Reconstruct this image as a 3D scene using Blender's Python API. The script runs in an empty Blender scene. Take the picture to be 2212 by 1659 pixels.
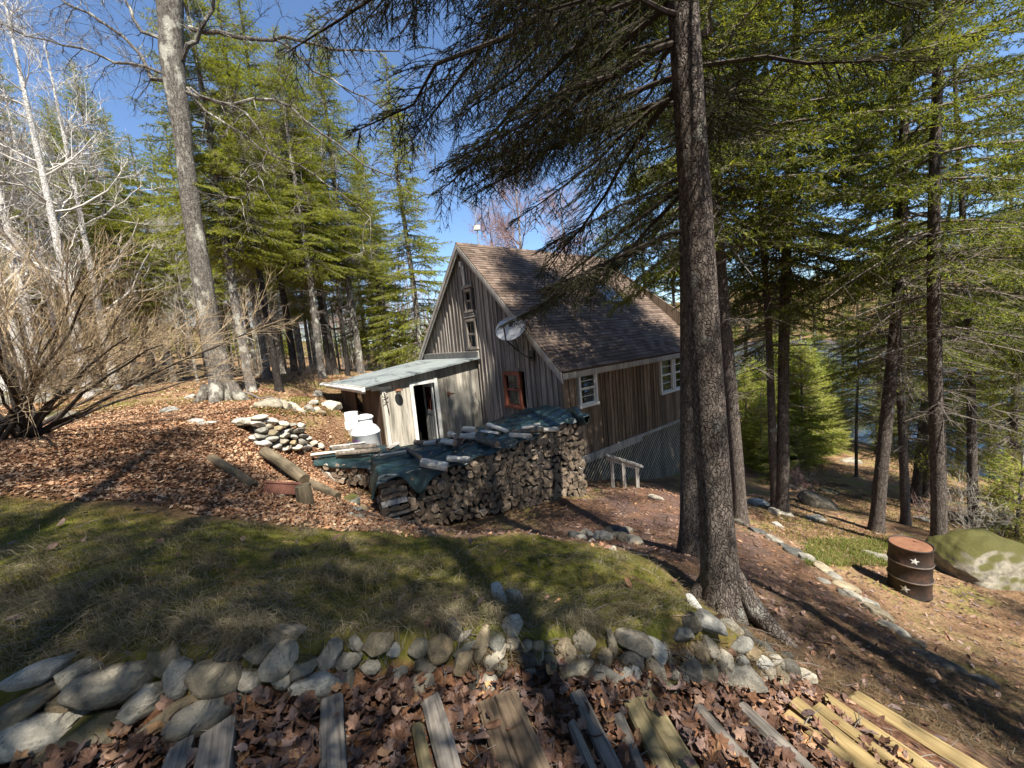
import bpy, bmesh, math, random
import numpy as np
from mathutils import Vector, Matrix
SC = bpy.context.scene
COL = SC.collection
# ---------------------------------------------------------------- camera, sky, sun, exposure
PITCH, ROLL, FPX, DW, DH = math.radians(6.47), math.radians(5.07), 831.0, 2212.0, 1659.0
cF = np.array([0, math.cos(PITCH), -math.sin(PITCH)])
cU0 = np.array([0, math.sin(PITCH), math.cos(PITCH)])
cR = math.cos(ROLL) * np.array([1., 0, 0]) - math.sin(ROLL) * cU0
cU = math.sin(ROLL) * np.array([1., 0, 0]) + math.cos(ROLL) * cU0
cam = bpy.data.objects.new('camera', bpy.data.cameras.new('camera'))
COL.objects.link(cam)
cam.matrix_world = Matrix(((cR[0], cU[0], -cF[0], 0), (cR[1], cU[1], -cF[1], 0), (cR[2], cU[2], -cF[2], 0), (0, 0, 0, 1)))
cam.data.sensor_width = 36.0
cam.data.lens = 36.0 * FPX / DW
cam.data.clip_start, cam.data.clip_end = 0.05, 2000
SC.camera = cam
SUN_EL = math.radians(57); SUN_AZ = np.array([0.45, -0.893]); SUN_AZ /= np.linalg.norm(SUN_AZ)
SUN = np.array([SUN_AZ[0] * math.cos(SUN_EL), SUN_AZ[1] * math.cos(SUN_EL), math.sin(SUN_EL)])
W = bpy.data.worlds.new("World"); SC.world = W; W.use_nodes = True
wn = W.node_tree.nodes; wn.clear()
sk = wn.new('ShaderNodeTexSky'); sk.sky_type = 'NISHITA'; sk.sun_disc = False
sk.sun_elevation = SUN_EL; sk.sun_rotation = math.atan2(SUN_AZ[0], SUN_AZ[1])
sk.air_density = 1.0; sk.dust_density = 0.1; sk.ozone_density = 5.5; sk.altitude = 200
bg = wn.new('ShaderNodeBackground'); bg.inputs[1].default_value = 0.085
wo = wn.new('ShaderNodeOutputWorld')
W.node_tree.links.new(sk.outputs[0], bg.inputs[0]); W.node_tree.links.new(bg.outputs[0], wo.inputs[0])
sl = bpy.data.lights.new('sun', 'SUN'); sl.energy = 5.0; sl.angle = math.radians(0.55); sl.color = (1, .95, .86)
so = bpy.data.objects.new('sun', sl); COL.objects.link(so)
so.rotation_euler = Vector(SUN).to_track_quat('Z', 'Y').to_euler()
SC.view_settings.view_transform = 'Standard'; SC.view_settings.look = 'None'
SC.view_settings.exposure = 1.42; SC.view_settings.gamma = 1.0
SC.cycles.max_bounces = 6; SC.cycles.diffuse_bounces = 2; SC.cycles.glossy_bounces = 2
SC.cycles.transmission_bounces = 4; SC.cycles.transparent_max_bounces = 8
SC.cycles.caustics_reflective = False; SC.cycles.caustics_refractive = False
# ---------------------------------------------------------------- picture measurements -> world
def ray(px, py): return (px - DW / 2) / FPX * cR - (py - DH / 2) / FPX * cU + cF
def atz(px, py, z):
    d = ray(px, py); return d * (z / d[2])
def aty(px, py, y):
    d = ray(px, py); return d * (y / d[1])
def pix(P):
    P = np.asarray(P, float); z = P @ cF
    return np.stack([DW / 2 + FPX * (P @ cR) / z, DH / 2 - FPX * (P @ cU) / z], -1)
def nrm(v): return v / (np.linalg.norm(v, axis=-1, keepdims=True) + 1e-12)
# ---------------------------------------------------------------- mesh builder
class MB:
    def __init__(s): s.v = []; s.n = 0; s.f = []
    def add(s, V, F, m=0):
        V = np.asarray(V, float).reshape(-1, 3); F = np.asarray(F, np.int64)
        s.v.append(V); s.f.append((F + s.n, m)); s.n += len(V)
    def box(s, c, d, R=None, m=0, jit=0, rs=None):
        c = np.asarray(c, float); d = np.asarray(d, float) / 2
        V = np.array([[x, y, z] for x in (-1, 1) for y in (-1, 1) for z in (-1, 1)], float) * d
        if jit: V = V + rs.uniform(-jit, jit, V.shape)
        if R is not None: V = V @ np.asarray(R).T
        s.add(V + c, [[0, 1, 3, 2], [4, 6, 7, 5], [0, 4, 5, 1], [2, 3, 7, 6], [0, 2, 6, 4], [1, 5, 7, 3]], m)
    def hexa(s, P8, m=0):   # bottom 4 then top 4, same winding
        s.add(P8, [[3, 2, 1, 0], [4, 5, 6, 7], [0, 1, 5, 4], [1, 2, 6, 5], [2, 3, 7, 6], [3, 0, 4, 7]], m)
    def prism(s, poly, ext, m=0):   # planar polygon (n,3) extruded by a vector
        P = np.asarray(poly, float); n = len(P)
        s.add(np.concatenate([P, P + np.asarray(ext, float)]), [[i, (i + 1) % n, (i + 1) % n + n, i + n] for i in range(n)], m)
        b = s.n - 2 * n
        s.f.append((np.array([[b + i for i in range(n)][::-1]]), m)); s.f.append((np.array([[b + n + i for i in range(n)]]), m))
    def tubes(s, P, R, S=6, m=0, cap=False, ang=0.0):
        P = np.asarray(P, float)
        if P.ndim == 2: P = P[None]
        N, K, _ = P.shape; R = np.broadcast_to(np.asarray(R, float), (N, K))
        T = nrm(np.gradient(P, axis=1)); mt = nrm(P[:, -1] - P[:, 0])
        ref = np.where((np.abs(mt[:, 2]) > .8)[:, None], [[1., 0, 0]], [[0, 0, 1.]])[:, None]
        A = nrm(np.cross(T, np.broadcast_to(ref, T.shape))); B = np.cross(T, A)
        a = np.arange(S) * 2 * math.pi / S + ang
        V = P[:, :, None] + R[:, :, None, None] * (np.cos(a)[None, None, :, None] * A[:, :, None] + np.sin(a)[None, None, :, None] * B[:, :, None])
        i = np.arange(N)[:, None, None] * K * S; k = np.arange(K - 1)[None, :, None] * S; j = np.arange(S)[None, None, :]; j2 = (j + 1) % S
        F = np.stack([i + k + j, i + k + j2, i + k + S + j2, i + k + S + j], -1).reshape(-1, 4)
        s.add(V.reshape(-1, 3), F, m)
        if cap:
            b = s.n - N * K * S
            e0 = b + np.arange(N)[:, None] * K * S + np.arange(S)[None]
            s.f.append((e0, m)); s.f.append((e0[:, ::-1] + (K - 1) * S, m))
    def lathe(s, prof, S=32, m=0, c=(0, 0, 0)):
        prof = np.asarray(prof, float); a = np.arange(S) * 2 * math.pi / S; K = len(prof)
        V = np.stack([prof[:, 0:1] * np.cos(a), prof[:, 0:1] * np.sin(a), np.repeat(prof[:, 1:2], S, 1)], -1) + np.asarray(c)
        k = np.arange(K - 1)[:, None] * S; j = np.arange(S)[None]; j2 = (j + 1) % S
        s.add(V.reshape(-1, 3), np.stack([k + j, k + j2, k + S + j2, k + S + j], -1).reshape(-1, 4), m)
    def build(s, name, mats, parent=None, smooth=False, loc=None, rot=None):
        me = s.mesh(name, mats, smooth); o = bpy.data.objects.new(name, me); COL.objects.link(o)
        if parent is not None: o.parent = parent
        if loc is not None: o.location = loc
        if rot is not None: o.rotation_euler = rot
        return o
    def mesh(s, name, mats, smooth=False):
        me = bpy.data.meshes.new(name); V = np.concatenate(s.v) if s.v else np.zeros((0, 3))
        me.vertices.add(len(V)); me.vertices.foreach_set('co', V.astype(np.float32).ravel())
        nl = sum(F.size for F, _ in s.f); npo = sum(len(F) for F, _ in s.f)
        me.loops.add(nl); me.polygons.add(npo)
        me.loops.foreach_set('vertex_index', np.concatenate([F.ravel() for F, _ in s.f]).astype(np.int32))
        tot = np.concatenate([np.full(len(F), F.shape[1]) for F, _ in s.f])
        me.polygons.foreach_set('loop_start', (np.cumsum(tot) - tot).astype(np.int32))
        me.polygons.foreach_set('material_index', np.concatenate([np.full(len(F), m) for F, m in s.f]).astype(np.int32))
        sm = np.concatenate([np.full(len(F), (smooth if isinstance(smooth, bool) else m in smooth)) for F, m in s.f])
        me.polygons.foreach_set('use_smooth', sm)
        for mt in (mats if isinstance(mats, (list, tuple)) else [mats]): me.materials.append(mt)
        me.update(calc_edges=True)
        return me
def tag(o, label=None, cat=None, group=None, kind=None):
    if label: o['label'] = label
    if cat: o['category'] = cat
    if group: o['group'] = group
    if kind: o['kind'] = kind
    return o
def thing(name, label, cat, loc=(0, 0, 0), rz=0, group=None):
    o = bpy.data.objects.new(name, None); COL.objects.link(o); o.location = loc; o.rotation_euler = (0, 0, rz)
    o.empty_display_size = .2
    return tag(o, label, cat, group)
def link_mesh(name, me, parent=None):
    o = bpy.data.objects.new(name, me); COL.objects.link(o)
    if parent is not None: o.parent = parent
    return o
def copy_tree(o, parent=None):
    c = o.copy(); COL.objects.link(c)
    if parent is not None: c.parent = parent
    for ch in list(o.children): copy_tree(ch, c)
    return c
# ---------------------------------------------------------------- materials
class NT:
    def __init__(s, name, rough=.8, spec=.25):
        s.m = bpy.data.materials.new(name); s.m.use_nodes = True; s.t = s.m.node_tree; s.n = s.t.nodes
        s.b = s.n['Principled BSDF']; s.out = s.n['Material Output']
        s.b.inputs['Roughness'].default_value = rough; s.b.inputs['Specular IOR Level'].default_value = spec
    def L(s, a, b): s.t.links.new(a, b)
    def put(s, inp, v):
        if hasattr(v, 'is_linked') or hasattr(v, 'links'): s.L(v, inp)
        elif isinstance(v, (tuple, list)) and len(v) == 3 and inp.type == 'RGBA': inp.default_value = (*v, 1)
        else: inp.default_value = v
    def coord(s, scale=(1, 1, 1), kind='Object'):
        c = s.n.new('ShaderNodeTexCoord'); m = s.n.new('ShaderNodeMapping'); m.inputs['Scale'].default_value = scale
        s.L(c.outputs[kind], m.inputs[0]); return m.outputs[0]
    def geo(s, k='Position'): return s.n.new('ShaderNodeNewGeometry').outputs[k]
    def orand(s): return s.n.new('ShaderNodeObjectInfo').outputs['Random']
    def attr(s, name):
        a = s.n.new('ShaderNodeAttribute'); a.attribute_name = name; return a.outputs['Fac']
    def noise(s, vec, scale, det=4, rough=.55, dist=0.0):
        t = s.n.new('ShaderNodeTexNoise'); t.inputs['Scale'].default_value = scale; t.inputs['Detail'].default_value = det
        t.inputs['Roughness'].default_value = rough; t.inputs['Distortion'].default_value = dist
        if vec is not None: s.L(vec, t.inputs['Vector'])
        return t.outputs['Fac']
    def voro(s, vec, scale, feat='F1', out='Distance'):
        t = s.n.new('ShaderNodeTexVoronoi'); t.feature = feat; t.inputs['Scale'].default_value = scale
        s.L(vec, t.inputs['Vector']); return t.outputs[out]
    def ramp(s, fac, stops):
        r = s.n.new('ShaderNodeValToRGB'); e = r.color_ramp.elements
        while len(e) < len(stops): e.new(.5)
        for k, (p, c) in enumerate(stops):
            e[k].position = p; e[k].color = (*(c if isinstance(c, tuple) else (c, c, c)), 1)
        s.put(r.inputs[0], fac); return r.outputs[0]
    def mix(s, fac, a, b, mode='MIX'):
        x = s.n.new('ShaderNodeMix'); x.data_type = 'RGBA'; x.blend_type = mode
        s.put(x.inputs[0], fac); s.put(x.inputs[6], a); s.put(x.inputs[7], b); return x.outputs[2]
    def math(s, op, a, b=0.0):
        x = s.n.new('ShaderNodeMath'); x.operation = op; s.put(x.inputs[0], a); s.put(x.inputs[1], b); return x.outputs[0]
    def bump(s, h, strength=.5, dist=.02):
        x = s.n.new('ShaderNodeBump'); x.inputs['Strength'].default_value = strength; x.inputs['Distance'].default_value = dist
        s.L(h, x.inputs['Height']); s.L(x.outputs[0], s.b.inputs['Normal'])
    def col(s, c): s.put(s.b.inputs['Base Color'], c); return s
M = {}
def bark(name, dark, mid, lite, sc=(9, 9, 3.2), cr=7.0, lich=.0, lc=(.42, .42, .36)):
    t = NT(name, .92, .12); v = t.coord(sc); o = t.orand()
    n1 = t.noise(v, 2.2, 6, .65); cb = t.n.new('ShaderNodeVectorMath'); cb.operation = 'MULTIPLY_ADD'; nz = t.n.new('ShaderNodeTexNoise'); nz.inputs['Scale'].default_value = 9; t.L(t.coord(), nz.inputs['Vector'])
    t.L(nz.outputs['Color'], cb.inputs[0]); cb.inputs[1].default_value = (1.6, 1.6, 1.6); t.L(t.coord((cr, cr, cr * .40)), cb.inputs[2]); n2 = t.voro(cb.outputs[0], 2.4, 'DISTANCE_TO_EDGE')
    n3 = t.noise(t.coord((1, 1, .7)), 2.6, 5, .6)
    c = t.ramp(n1, [(.28, dark), (.5, mid), (.72, lite)])
    crack = t.ramp(n2, [(0.0, .58), (.12, 1.0)])
    c = t.mix(1.0, c, crack, 'MULTIPLY')
    if lich: c = t.mix(t.ramp(n3, [(.62 - lich * .2, 0.), (.70 - lich * .2, 1.)]), c, lc)
    c = t.mix(.35, c, t.ramp(o, [(0, .75), (1, 1.25)]), 'MULTIPLY')
    t.col(c); h = t.math('ADD', t.math('MULTIPLY', n1, .7), t.ramp(n2, [(0, 0.), (.14, 1.)])); t.bump(h, .9, .02)
    M[name] = t.m
bark('spruce_bark', (.045, .036, .030), (.13, .105, .088), (.24, .205, .175), (14, 14, 5), 15., .12, (.30, .30, .26))
bark('grey_bark', (.07, .06, .052), (.20, .175, .15), (.34, .31, .27), (12, 12, 4), 13.0, .55, (.46, .45, .38))
bark('maple_bark', (.06, .05, .044), (.165, .145, .12), (.31, .285, .24), (10, 10, 3), 9.0, .35, (.42, .40, .33))
bark('dark_bark', (.02, .017, .015), (.05, .042, .036), (.10, .09, .08), (11, 11, 4), 14.0)
bark('birch_bark', (.22, .20, .17), (.60, .57, .52), (.74, .72, .67), (4, 4, 14), 3.0)
def plain(name, c, rough=.8, spec=.25, var=.25, sc=12, metal=0, bump=0):
    t = NT(name, rough, spec); n = t.noise(t.coord(), sc, 5)
    c2 = t.mix(1.0, c, t.ramp(n, [(.25, 1 - var), (.75, 1 + var)]), 'MULTIPLY'); t.col(c2)
    t.b.inputs['Metallic'].default_value = metal
    if bump: t.bump(n, bump, .01)
    M[name] = t.m; return t
plain('twig_grey', (.16, .135, .115), .9, .1, .4, 6)
plain('twig_white', (.43, .40, .355), .9, .1, .2, 5)
plain('twig_pale', (.36, .325, .27), .9, .1, .3, 5)
plain('twig_tan', (.36, .27, .165), .9, .1, .35, 3)
plain('twig_pink', (.27, .17, .145), .9, .1, .35, 4)
plain('twig_dark', (.05, .04, .033), .9, .1, .3, 5)
def needle(name, a, b, c, tr=.3):
    t = NT(name); r = t.geo('Random Per Island'); n = t.noise(t.coord((1, 1, 1)), 1.1, 3)
    f = t.math('ADD', t.math('MULTIPLY', r, .55), t.math('MULTIPLY', n, .5))
    k = t.ramp(f, [(.2, a), (.5, b), (.85, c)])
    k = t.mix(.5, k, t.ramp(t.orand(), [(0, .78), (1, 1.22)]), 'MULTIPLY')
    d = t.n.new('ShaderNodeBsdfDiffuse'); q = t.n.new('ShaderNodeBsdfTranslucent'); x = t.n.new('ShaderNodeMixShader')
    x.inputs[0].default_value = tr; t.L(k, d.inputs[0])
    t.L(t.mix(1., k, (1.5, 1.3, .5), 'MULTIPLY'), q.inputs[0]); t.L(d.outputs[0], x.inputs[1]); t.L(q.outputs[0], x.inputs[2]); t.L(x.outputs[0], t.out.inputs[0])
    M[name] = t.m
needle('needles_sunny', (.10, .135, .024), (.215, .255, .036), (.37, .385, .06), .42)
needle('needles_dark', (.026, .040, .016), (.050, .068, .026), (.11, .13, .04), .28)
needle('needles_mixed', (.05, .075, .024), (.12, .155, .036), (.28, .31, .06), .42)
needle('needles_young', (.14, .195, .03), (.26, .335, .05), (.43, .48, .10), .45)
needle('needles_dead', (.07, .05, .03), (.13, .09, .05), (.20, .15, .09), .15)
needle('straw', (.085, .072, .046), (.19, .158, .10), (.34, .295, .20), .2)
needle('moss_blade', (.045, .052, .010), (.10, .105, .018), (.19, .175, .034), .3)
needle('green_blade', (.06, .085, .018), (.12, .145, .035), (.22, .22, .08), .3)
def leafmat(name, stops):
    t = NT(name, .7, .3); r = t.geo('Random Per Island'); n = t.noise(t.geo(), 40, 3)
    k = t.mix(.6, t.ramp(r, stops), t.ramp(n, [(.3, .7), (.7, 1.2)]), 'MULTIPLY'); t.col(k); M[name] = t.m
leafmat('leaf_litter', [(0, (.06, .032, .022)), (.25, (.14, .07, .04)), (.5, (.13, .092, .083)), (.7, (.21, .10, .048)), (.85, (.24, .17, .145)), (1, (.40, .22, .10))])
leafmat('leaf_slope', [(0, (.11, .052, .028)), (.25, (.25, .122, .06)), (.55, (.38, .205, .105)), (.8, (.34, .225, .145)), (1, (.54, .38, .23))])
def wood(name, dark, mid, lite, zs=1.1, xs=26, streak=.6, rough=.85, bump=.35, ob=.3):
    t = NT(name, rough, .15); v = t.coord((xs, xs, zs)); r = t.geo('Random Per Island')
    n1 = t.noise(v, 1.0, 6, .65, .4); n2 = t.noise(t.coord((3, 3, .5)), 1.3, 4, .6)
    ad = t.n.new('ShaderNodeVectorMath'); ad.operation = 'ADD'
    c = t.ramp(n1, [(.30, dark), (.48, mid), (.72, lite)])
    c = t.mix(streak, c, t.ramp(n2, [(.3, .55), (.65, 1.25)]), 'MULTIPLY')
    c = t.mix(1., c, t.ramp(r, [(0, 1 - ob), (1, 1 + ob)]), 'MULTIPLY')
    t.col(c); t.bump(n1, bump, .006); M[name] = t.m
wood('gable_boards', (.07, .056, .046), (.20, .17, .142), (.36, .315, .27), ob=.38)
wood('gable_battens', (.08, .068, .058), (.24, .21, .18), (.42, .38, .33))
wood('side_boards', (.06, .042, .028), (.165, .118, .08), (.28, .215, .155), ob=.35)
wood('shed_boards', (.12, .105, .082), (.30, .272, .222), (.46, .425, .36), .8, 16, .75, ob=.2)
wood('shed_boards_shaded', (.035, .022, .015), (.085, .055, .036), (.15, .105, .07))  # eave shade painted into the end wall boards and window frame
wood('trim_grey', (.16, .14, .12), (.33, .30, .26), (.48, .45, .40))
wood('trim_pale', (.40, .36, .30), (.60, .56, .48), (.72, .68, .60), ob=.1)
wood('old_grey_timber', (.045, .037, .030), (.23, .20, .165), (.38, .345, .295), 1.3, 22, .7, ob=.1)
wood('brown_timber', (.022, .016, .012), (.14, .10, .065), (.22, .165, .11), 1.3, 24, .75, ob=.1)
wood('yellow_timber', (.14, .095, .04), (.29, .21, .095), (.40, .32, .165), 1.0, 20, .5, ob=.1)
wood('olive_timber', (.10, .08, .04), (.21, .17, .09), (.31, .26, .15), 1.1, 20, .6, ob=.1)
wood('log_split', (.09, .075, .06), (.25, .21, .165), (.42, .37, .30), 1.4, 22, .6, ob=.35)
wood('log_pale', (.26, .23, .19), (.48, .44, .37), (.64, .60, .53), 1.4, 22, .6, ob=.2)
wood('log_mossy', (.04, .033, .022), (.105, .082, .052), (.18, .145, .095), 1.6, 14, .7)
wood('lattice_wood', (.20, .175, .135), (.34, .30, .235), (.46, .42, .34), ob=.2)
def endgrain():
    t = NT('end_grain', .9, .1); v = t.coord((14, 14, 14)); r = t.orand()
    n = t.noise(v, 1.5, 6, .7); w = t.voro(t.coord((11, 11, 2)), 1.2, 'DISTANCE_TO_EDGE')
    c = t.ramp(n, [(.25, (.12, .088, .062)), (.5, (.28, .212, .15)), (.8, (.42, .335, .25))])
    c = t.mix(1., c, t.ramp(w, [(0, .4), (.05, 1.)]), 'MULTIPLY'); c = t.mix(.9, c, t.ramp(r, [(0, .45), (.6, 1.0), (1, 1.45)]), 'MULTIPLY')
    t.col(c); t.bump(n, .5, .01); M['end_grain'] = t.m
endgrain()
def logbark():
    t = NT('log_bark', .9, .1); v = t.coord((10, 10, 18)); r = t.orand(); n = t.noise(v, 1.3, 6, .7)
    a = t.ramp(n, [(.3, (.04, .033, .028)), (.55, (.15, .125, .10)), (.75, (.27, .24, .20))])
    b = t.ramp(n, [(.35, (.07, .06, .05)), (.45, (.42, .39, .35)), (.8, (.60, .57, .52))])
    t.col(t.mix(t.ramp(r, [(.55, 0.), (.6, 1.)]), a, b)); t.bump(n, .6, .01); M['log_bark'] = t.m
logbark()
def stone(name, dark, mid, lite, warm=.5, moss=0.):
    t = NT(name, .85, .2); v = t.geo(); o = t.orand()
    tr = t.n.new('ShaderNodeVectorMath'); tr.operation = 'ADD'; t.L(v, tr.inputs[0])
    cb = t.n.new('ShaderNodeCombineXYZ'); t.L(t.math('MULTIPLY', o, 37.), cb.inputs[0]); t.L(cb.outputs[0], tr.inputs[1]); v = tr.outputs[0]
    n1 = t.noise(v, 7, 8, .70); n2 = t.noise(v, 70, 5, .75); n3 = t.noise(v, 3.5, 3)
    c = t.ramp(n1, [(.28, dark), (.5, mid), (.72, lite)])
    c = t.mix(.55, c, t.ramp(n2, [(.3, .5), (.5, 1.0), (.7, 1.35)]), 'MULTIPLY')
    tint = t.ramp(o, [(0, (.90, .94, .98)), (.35, (1, .96, .88)), (.65, (1.06, .94, .76)), (.85, (.70, .70, .68)), (1, (1.18, 1.1, .98))])
    c = t.mix(.85, c, tint, 'MULTIPLY')
    sp = t.voro(v, 32.0); c = t.mix(t.ramp(t.math('ADD', sp, t.math('MULTIPLY', n1, .5)), [(.36, .55), (.42, 0.)]), c, (.10, .10, .085))
    if moss:
        up = t.n.new('ShaderNodeSeparateXYZ'); t.L(t.geo('Normal'), up.inputs[0])
        f = t.math('ADD', t.math('MULTIPLY', up.outputs[2], .5), t.math('ADD', t.math('MULTIPLY', n3, .6), t.math('MULTIPLY', n2, .3)))
        c = t.mix(t.ramp(f, [(.95 - moss, 0.), (1.1 - moss, 1.)]), c, t.ramp(n2, [(.3, (.04, .04, .012)), (.7, (.11, .10, .03))]))
    t.col(c); t.bump(t.math('ADD', n1, t.math('MULTIPLY', n2, .7)), .9, .02); M[name] = t.m
stone('stone', (.11, .105, .09), (.27, .255, .22), (.43, .41, .36))
stone('stone_pale', (.22, .21, .18), (.45, .43, .38), (.62, .60, .54))
stone('stone_dark', (.035, .034, .030), (.085, .082, .074), (.17, .165, .15))
stone('stone_mossy', (.08, .075, .06), (.19, .18, .15), (.32, .30, .25), moss=.16)
stone('stone_tan', (.14, .11, .075), (.27, .225, .155), (.41, .355, .26))
stone('boulder_rock', (.07, .066, .056), (.22, .21, .18), (.36, .34, .30), moss=.34)
plain('white_paint', (.80, .80, .79), .35, .5, .04, 3)
plain('old_white_paint', (.66, .65, .60), .6, .3, .14, 9)
plain('red_paint', (.17, .055, .034), .7, .25, .3, 10)
plain('roof_sheet', (.185, .205, .20), .75, .3, .16, 2.5)
plain('dark_metal', (.02, .02, .02), .5, .5, .2)
plain('galvanised', (.42, .43, .43), .4, .5, .15, 8, .6)
plain('dish_grey', (.23, .24, .25), .5, .4, .12, 6)
plain('plastic_dark', (.035, .035, .037), .5, .4, .2)
plain('inside_shade', (.016, .013, .011), .9, .1, .2)  # shade painted as near-black for rooms, shed, stacks and below the cabin
plain('curtain', (.62, .60, .56), .9, .1, .1, 4)
plain('planter_clay', (.15, .065, .045), .75, .2, .25, 8)
plain('logo_dark', (.055, .065, .08), .6, .3, .1)
plain('logo_purple', (.22, .07, .30), .6, .3, .1)
plain('logo_pink', (.55, .22, .35), .6, .3, .1)
plain('star_white', (.62, .60, .55), .7, .3, .12, 20)
plain('worn_edge', (.21, .17, .145), .45, .4, .3, 14, .4)
def rust():
    t = NT('rust', .62, .4); n = t.noise(t.coord((1, 1, 1)), 5, 7, .65); n2 = t.noise(t.coord((8, 8, 1.5)), 1.2, 4)
    t.col(t.mix(.5, t.ramp(n, [(.3, (.014, .011, .009)), (.52, (.034, .022, .016)), (.70, (.085, .043, .026))]), t.ramp(n2, [(.3, .6), (.7, 1.4)]), 'MULTIPLY'))
    t.b.inputs['Metallic'].default_value = .25; t.bump(n, .2, .005); M['rust'] = t.m
    t = NT('rust_lid', .8, .2); n = t.noise(t.coord((1, 1, 1)), 4, 7, .65)
    t.col(t.ramp(n, [(.3, (.09, .042, .025)), (.55, (.18, .085, .048)), (.75, (.26, .135, .08))])); M['rust_lid'] = t.m
rust()
def shingle():
    t = NT('shingle', .92, .12); r = t.geo('Random Per Island'); n = t.noise(t.coord(), 60, 3, .7); n2 = t.noise(t.coord((1, 1, 1)), .7, 4)
    c = t.ramp(r, [(0, (.085, .061, .047)), (.35, (.12, .086, .065)), (.7, (.148, .107, .081)), (1, (.185, .138, .107))])
    c = t.mix(.7, c, t.ramp(n, [(.3, .65), (.7, 1.3)]), 'MULTIPLY'); c = t.mix(.5, c, t.ramp(n2, [(.35, .75), (.7, 1.2)]), 'MULTIPLY')
    t.col(c); t.bump(n, .4, .004); M['shingle'] = t.m
shingle()
def tarp():
    t = NT('tarp', .33, .5); n = t.noise(t.coord(), 26, 6, .7, .6); n2 = t.noise(t.coord(), 3, 4)
    t.col(t.ramp(n2, [(.3, (.012, .025, .027)), (.6, (.019, .041, .042)), (.8, (.045, .078, .077))])); t.bump(n, .55, .012)
    M['tarp'] = t.m
tarp()
def glassy():
    t = NT('window_glass', .03, .5); tr = t.n.new('ShaderNodeBsdfTransparent'); gl = t.n.new('ShaderNodeBsdfGlossy'); gl.inputs['Roughness'].default_value = .02
    lw = t.n.new('ShaderNodeLayerWeight'); lw.inputs[0].default_value = .35; x = t.n.new('ShaderNodeMixShader')
    tr.inputs[0].default_value = (.72, .74, .74, 1)
    t.L(t.math('ADD', t.math('MULTIPLY', lw.outputs['Fresnel'], .6), .08), x.inputs[0]); t.L(tr.outputs[0], x.inputs[1]); t.L(gl.outputs[0], x.inputs[2]); t.L(x.outputs[0], t.out.inputs[0])
    M['window_glass'] = t.m
    t = NT('skylight_glass', .08, .6); t.col((.10, .13, .15)); M['skylight_glass'] = t.m
    t = NT('water', .06, .5); n = t.noise(t.coord((1, 2.2, 1)), 1.6, 5, .6); t.col((.018, .05, .11)); t.bump(n, .5, .12); M['water'] = t.m
glassy()
# ---------------------------------------------------------------- terrain: one height function, one ground sheet
def smooth(t): t = np.clip(t, 0, 1); return t * t * (3 - 2 * t)
_U = np.array([-400, -150, -60, -30, -18, -7, -2, .5, 3, 5, 9, 12, 24, 30, 60, 100, 118, 160, 230, 400.])
_Z = np.array([60, 30, 7, 1.6, .2, -.9, -1.35, -2.6, -3.2, -4.2, -5.2, -5.9, -7.75, -9, -12, -12, -9, 2, 20, 34.])
def base_h(x, y): return np.interp(.97 * x + .25 * y, _U, _Z)
# staircase surface in front of the low stone wall
_Q = np.array([-6, -1.5, -.69, -.2, .23, .70, 1.03, 1.42, 1.99, 2.37, 2.87, 3.55, 5.]); _S = np.array([-1.5, -1.53, -1.56, -1.66, -1.76, -1.91, -2.01, -2.11, -2.31, -2.41, -2.56, -2.9, -3.5]) - .05
def stair_h(x, y): return np.interp(.91 * x + .42 * y, _Q, _S)
def march(px, py, hf, tmax=120.):
    px = np.atleast_1d(np.asarray(px, float)); py = np.atleast_1d(np.asarray(py, float))
    D = (px[:, None] - DW / 2) / FPX * cR - (py[:, None] - DH / 2) / FPX * cU + cF
    t = np.full(len(px), .5); last = t.copy(); done = np.zeros(len(px), bool)
    while not done.all() and t[~done].min(initial=1e9) < tmax:
        P = D * t[:, None]; below = (P[:, 2] < hf(P[:, 0], P[:, 1]))
        done |= below | (t >= tmax)
        last = np.where(done, last, t); t = np.where(done, t, t * 1.012 + .01)
    lo, hi = last, t
    for _ in range(26):
        mid = (lo + hi) / 2; P = D * mid[:, None]; b = P[:, 2] < hf(P[:, 0], P[:, 1]); hi = np.where(b, mid, hi); lo = np.where(b, lo, mid)
    return D * hi[:, None]
wall_foot_px = [(0, 1665), (150, 1610), (400, 1585), (500, 1560), (640, 1522), (750, 1500), (870, 1492), (1000, 1492), (1150, 1470), (1300, 1476), (1440, 1484), (1560, 1492), (1640, 1500), (1750, 1478)]
_wf = march([a for a, b in wall_foot_px], [b for a, b in wall_foot_px], stair_h)
WALL = np.concatenate([[[-9, -.5]], [[-4.2, .9]], _wf[:, :2], [[2.6, 2.35], [7, 0.]]])
def wall_dist(x, y):   # signed: positive on the bank side
    P = np.stack([np.ravel(x), np.ravel(y)], -1); best = np.full(len(P), 1e9); sg = np.ones(len(P))
    for a, b in zip(WALL[:-1], WALL[1:]):
        e = b - a; t = np.clip(((P - a) @ e) / (e @ e), 0, 1); q = P - a - t[:, None] * e; d = np.hypot(q[:, 0], q[:, 1])
        cr = e[0] * (P[:, 1] - a[1]) - e[1] * (P[:, 0] - a[0]); m = d < best - 1e-9
        best = np.where(m, d, best); sg = np.where(m, np.sign(cr), sg)
    return (best * sg).reshape(np.shape(x))
ctl = []
for px, py in [(0, 1440), (150, 1410), (350, 1385), (600, 1362), (760, 1365), (900, 1368), (1000, 1366), (1100, 1352), (1250, 1370), (1400, 1368), (1480, 1325), (1560, 1345), (1640, 1395)]:
    d = ray(px, py)   # wall top: just behind the wall foot in plan
    Y = np.interp(d[0] / d[1], WALL[:, 0] / np.maximum(WALL[:, 1], .3), WALL[:, 1]) + .17; ctl.append(aty(px, py, Y))
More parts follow.
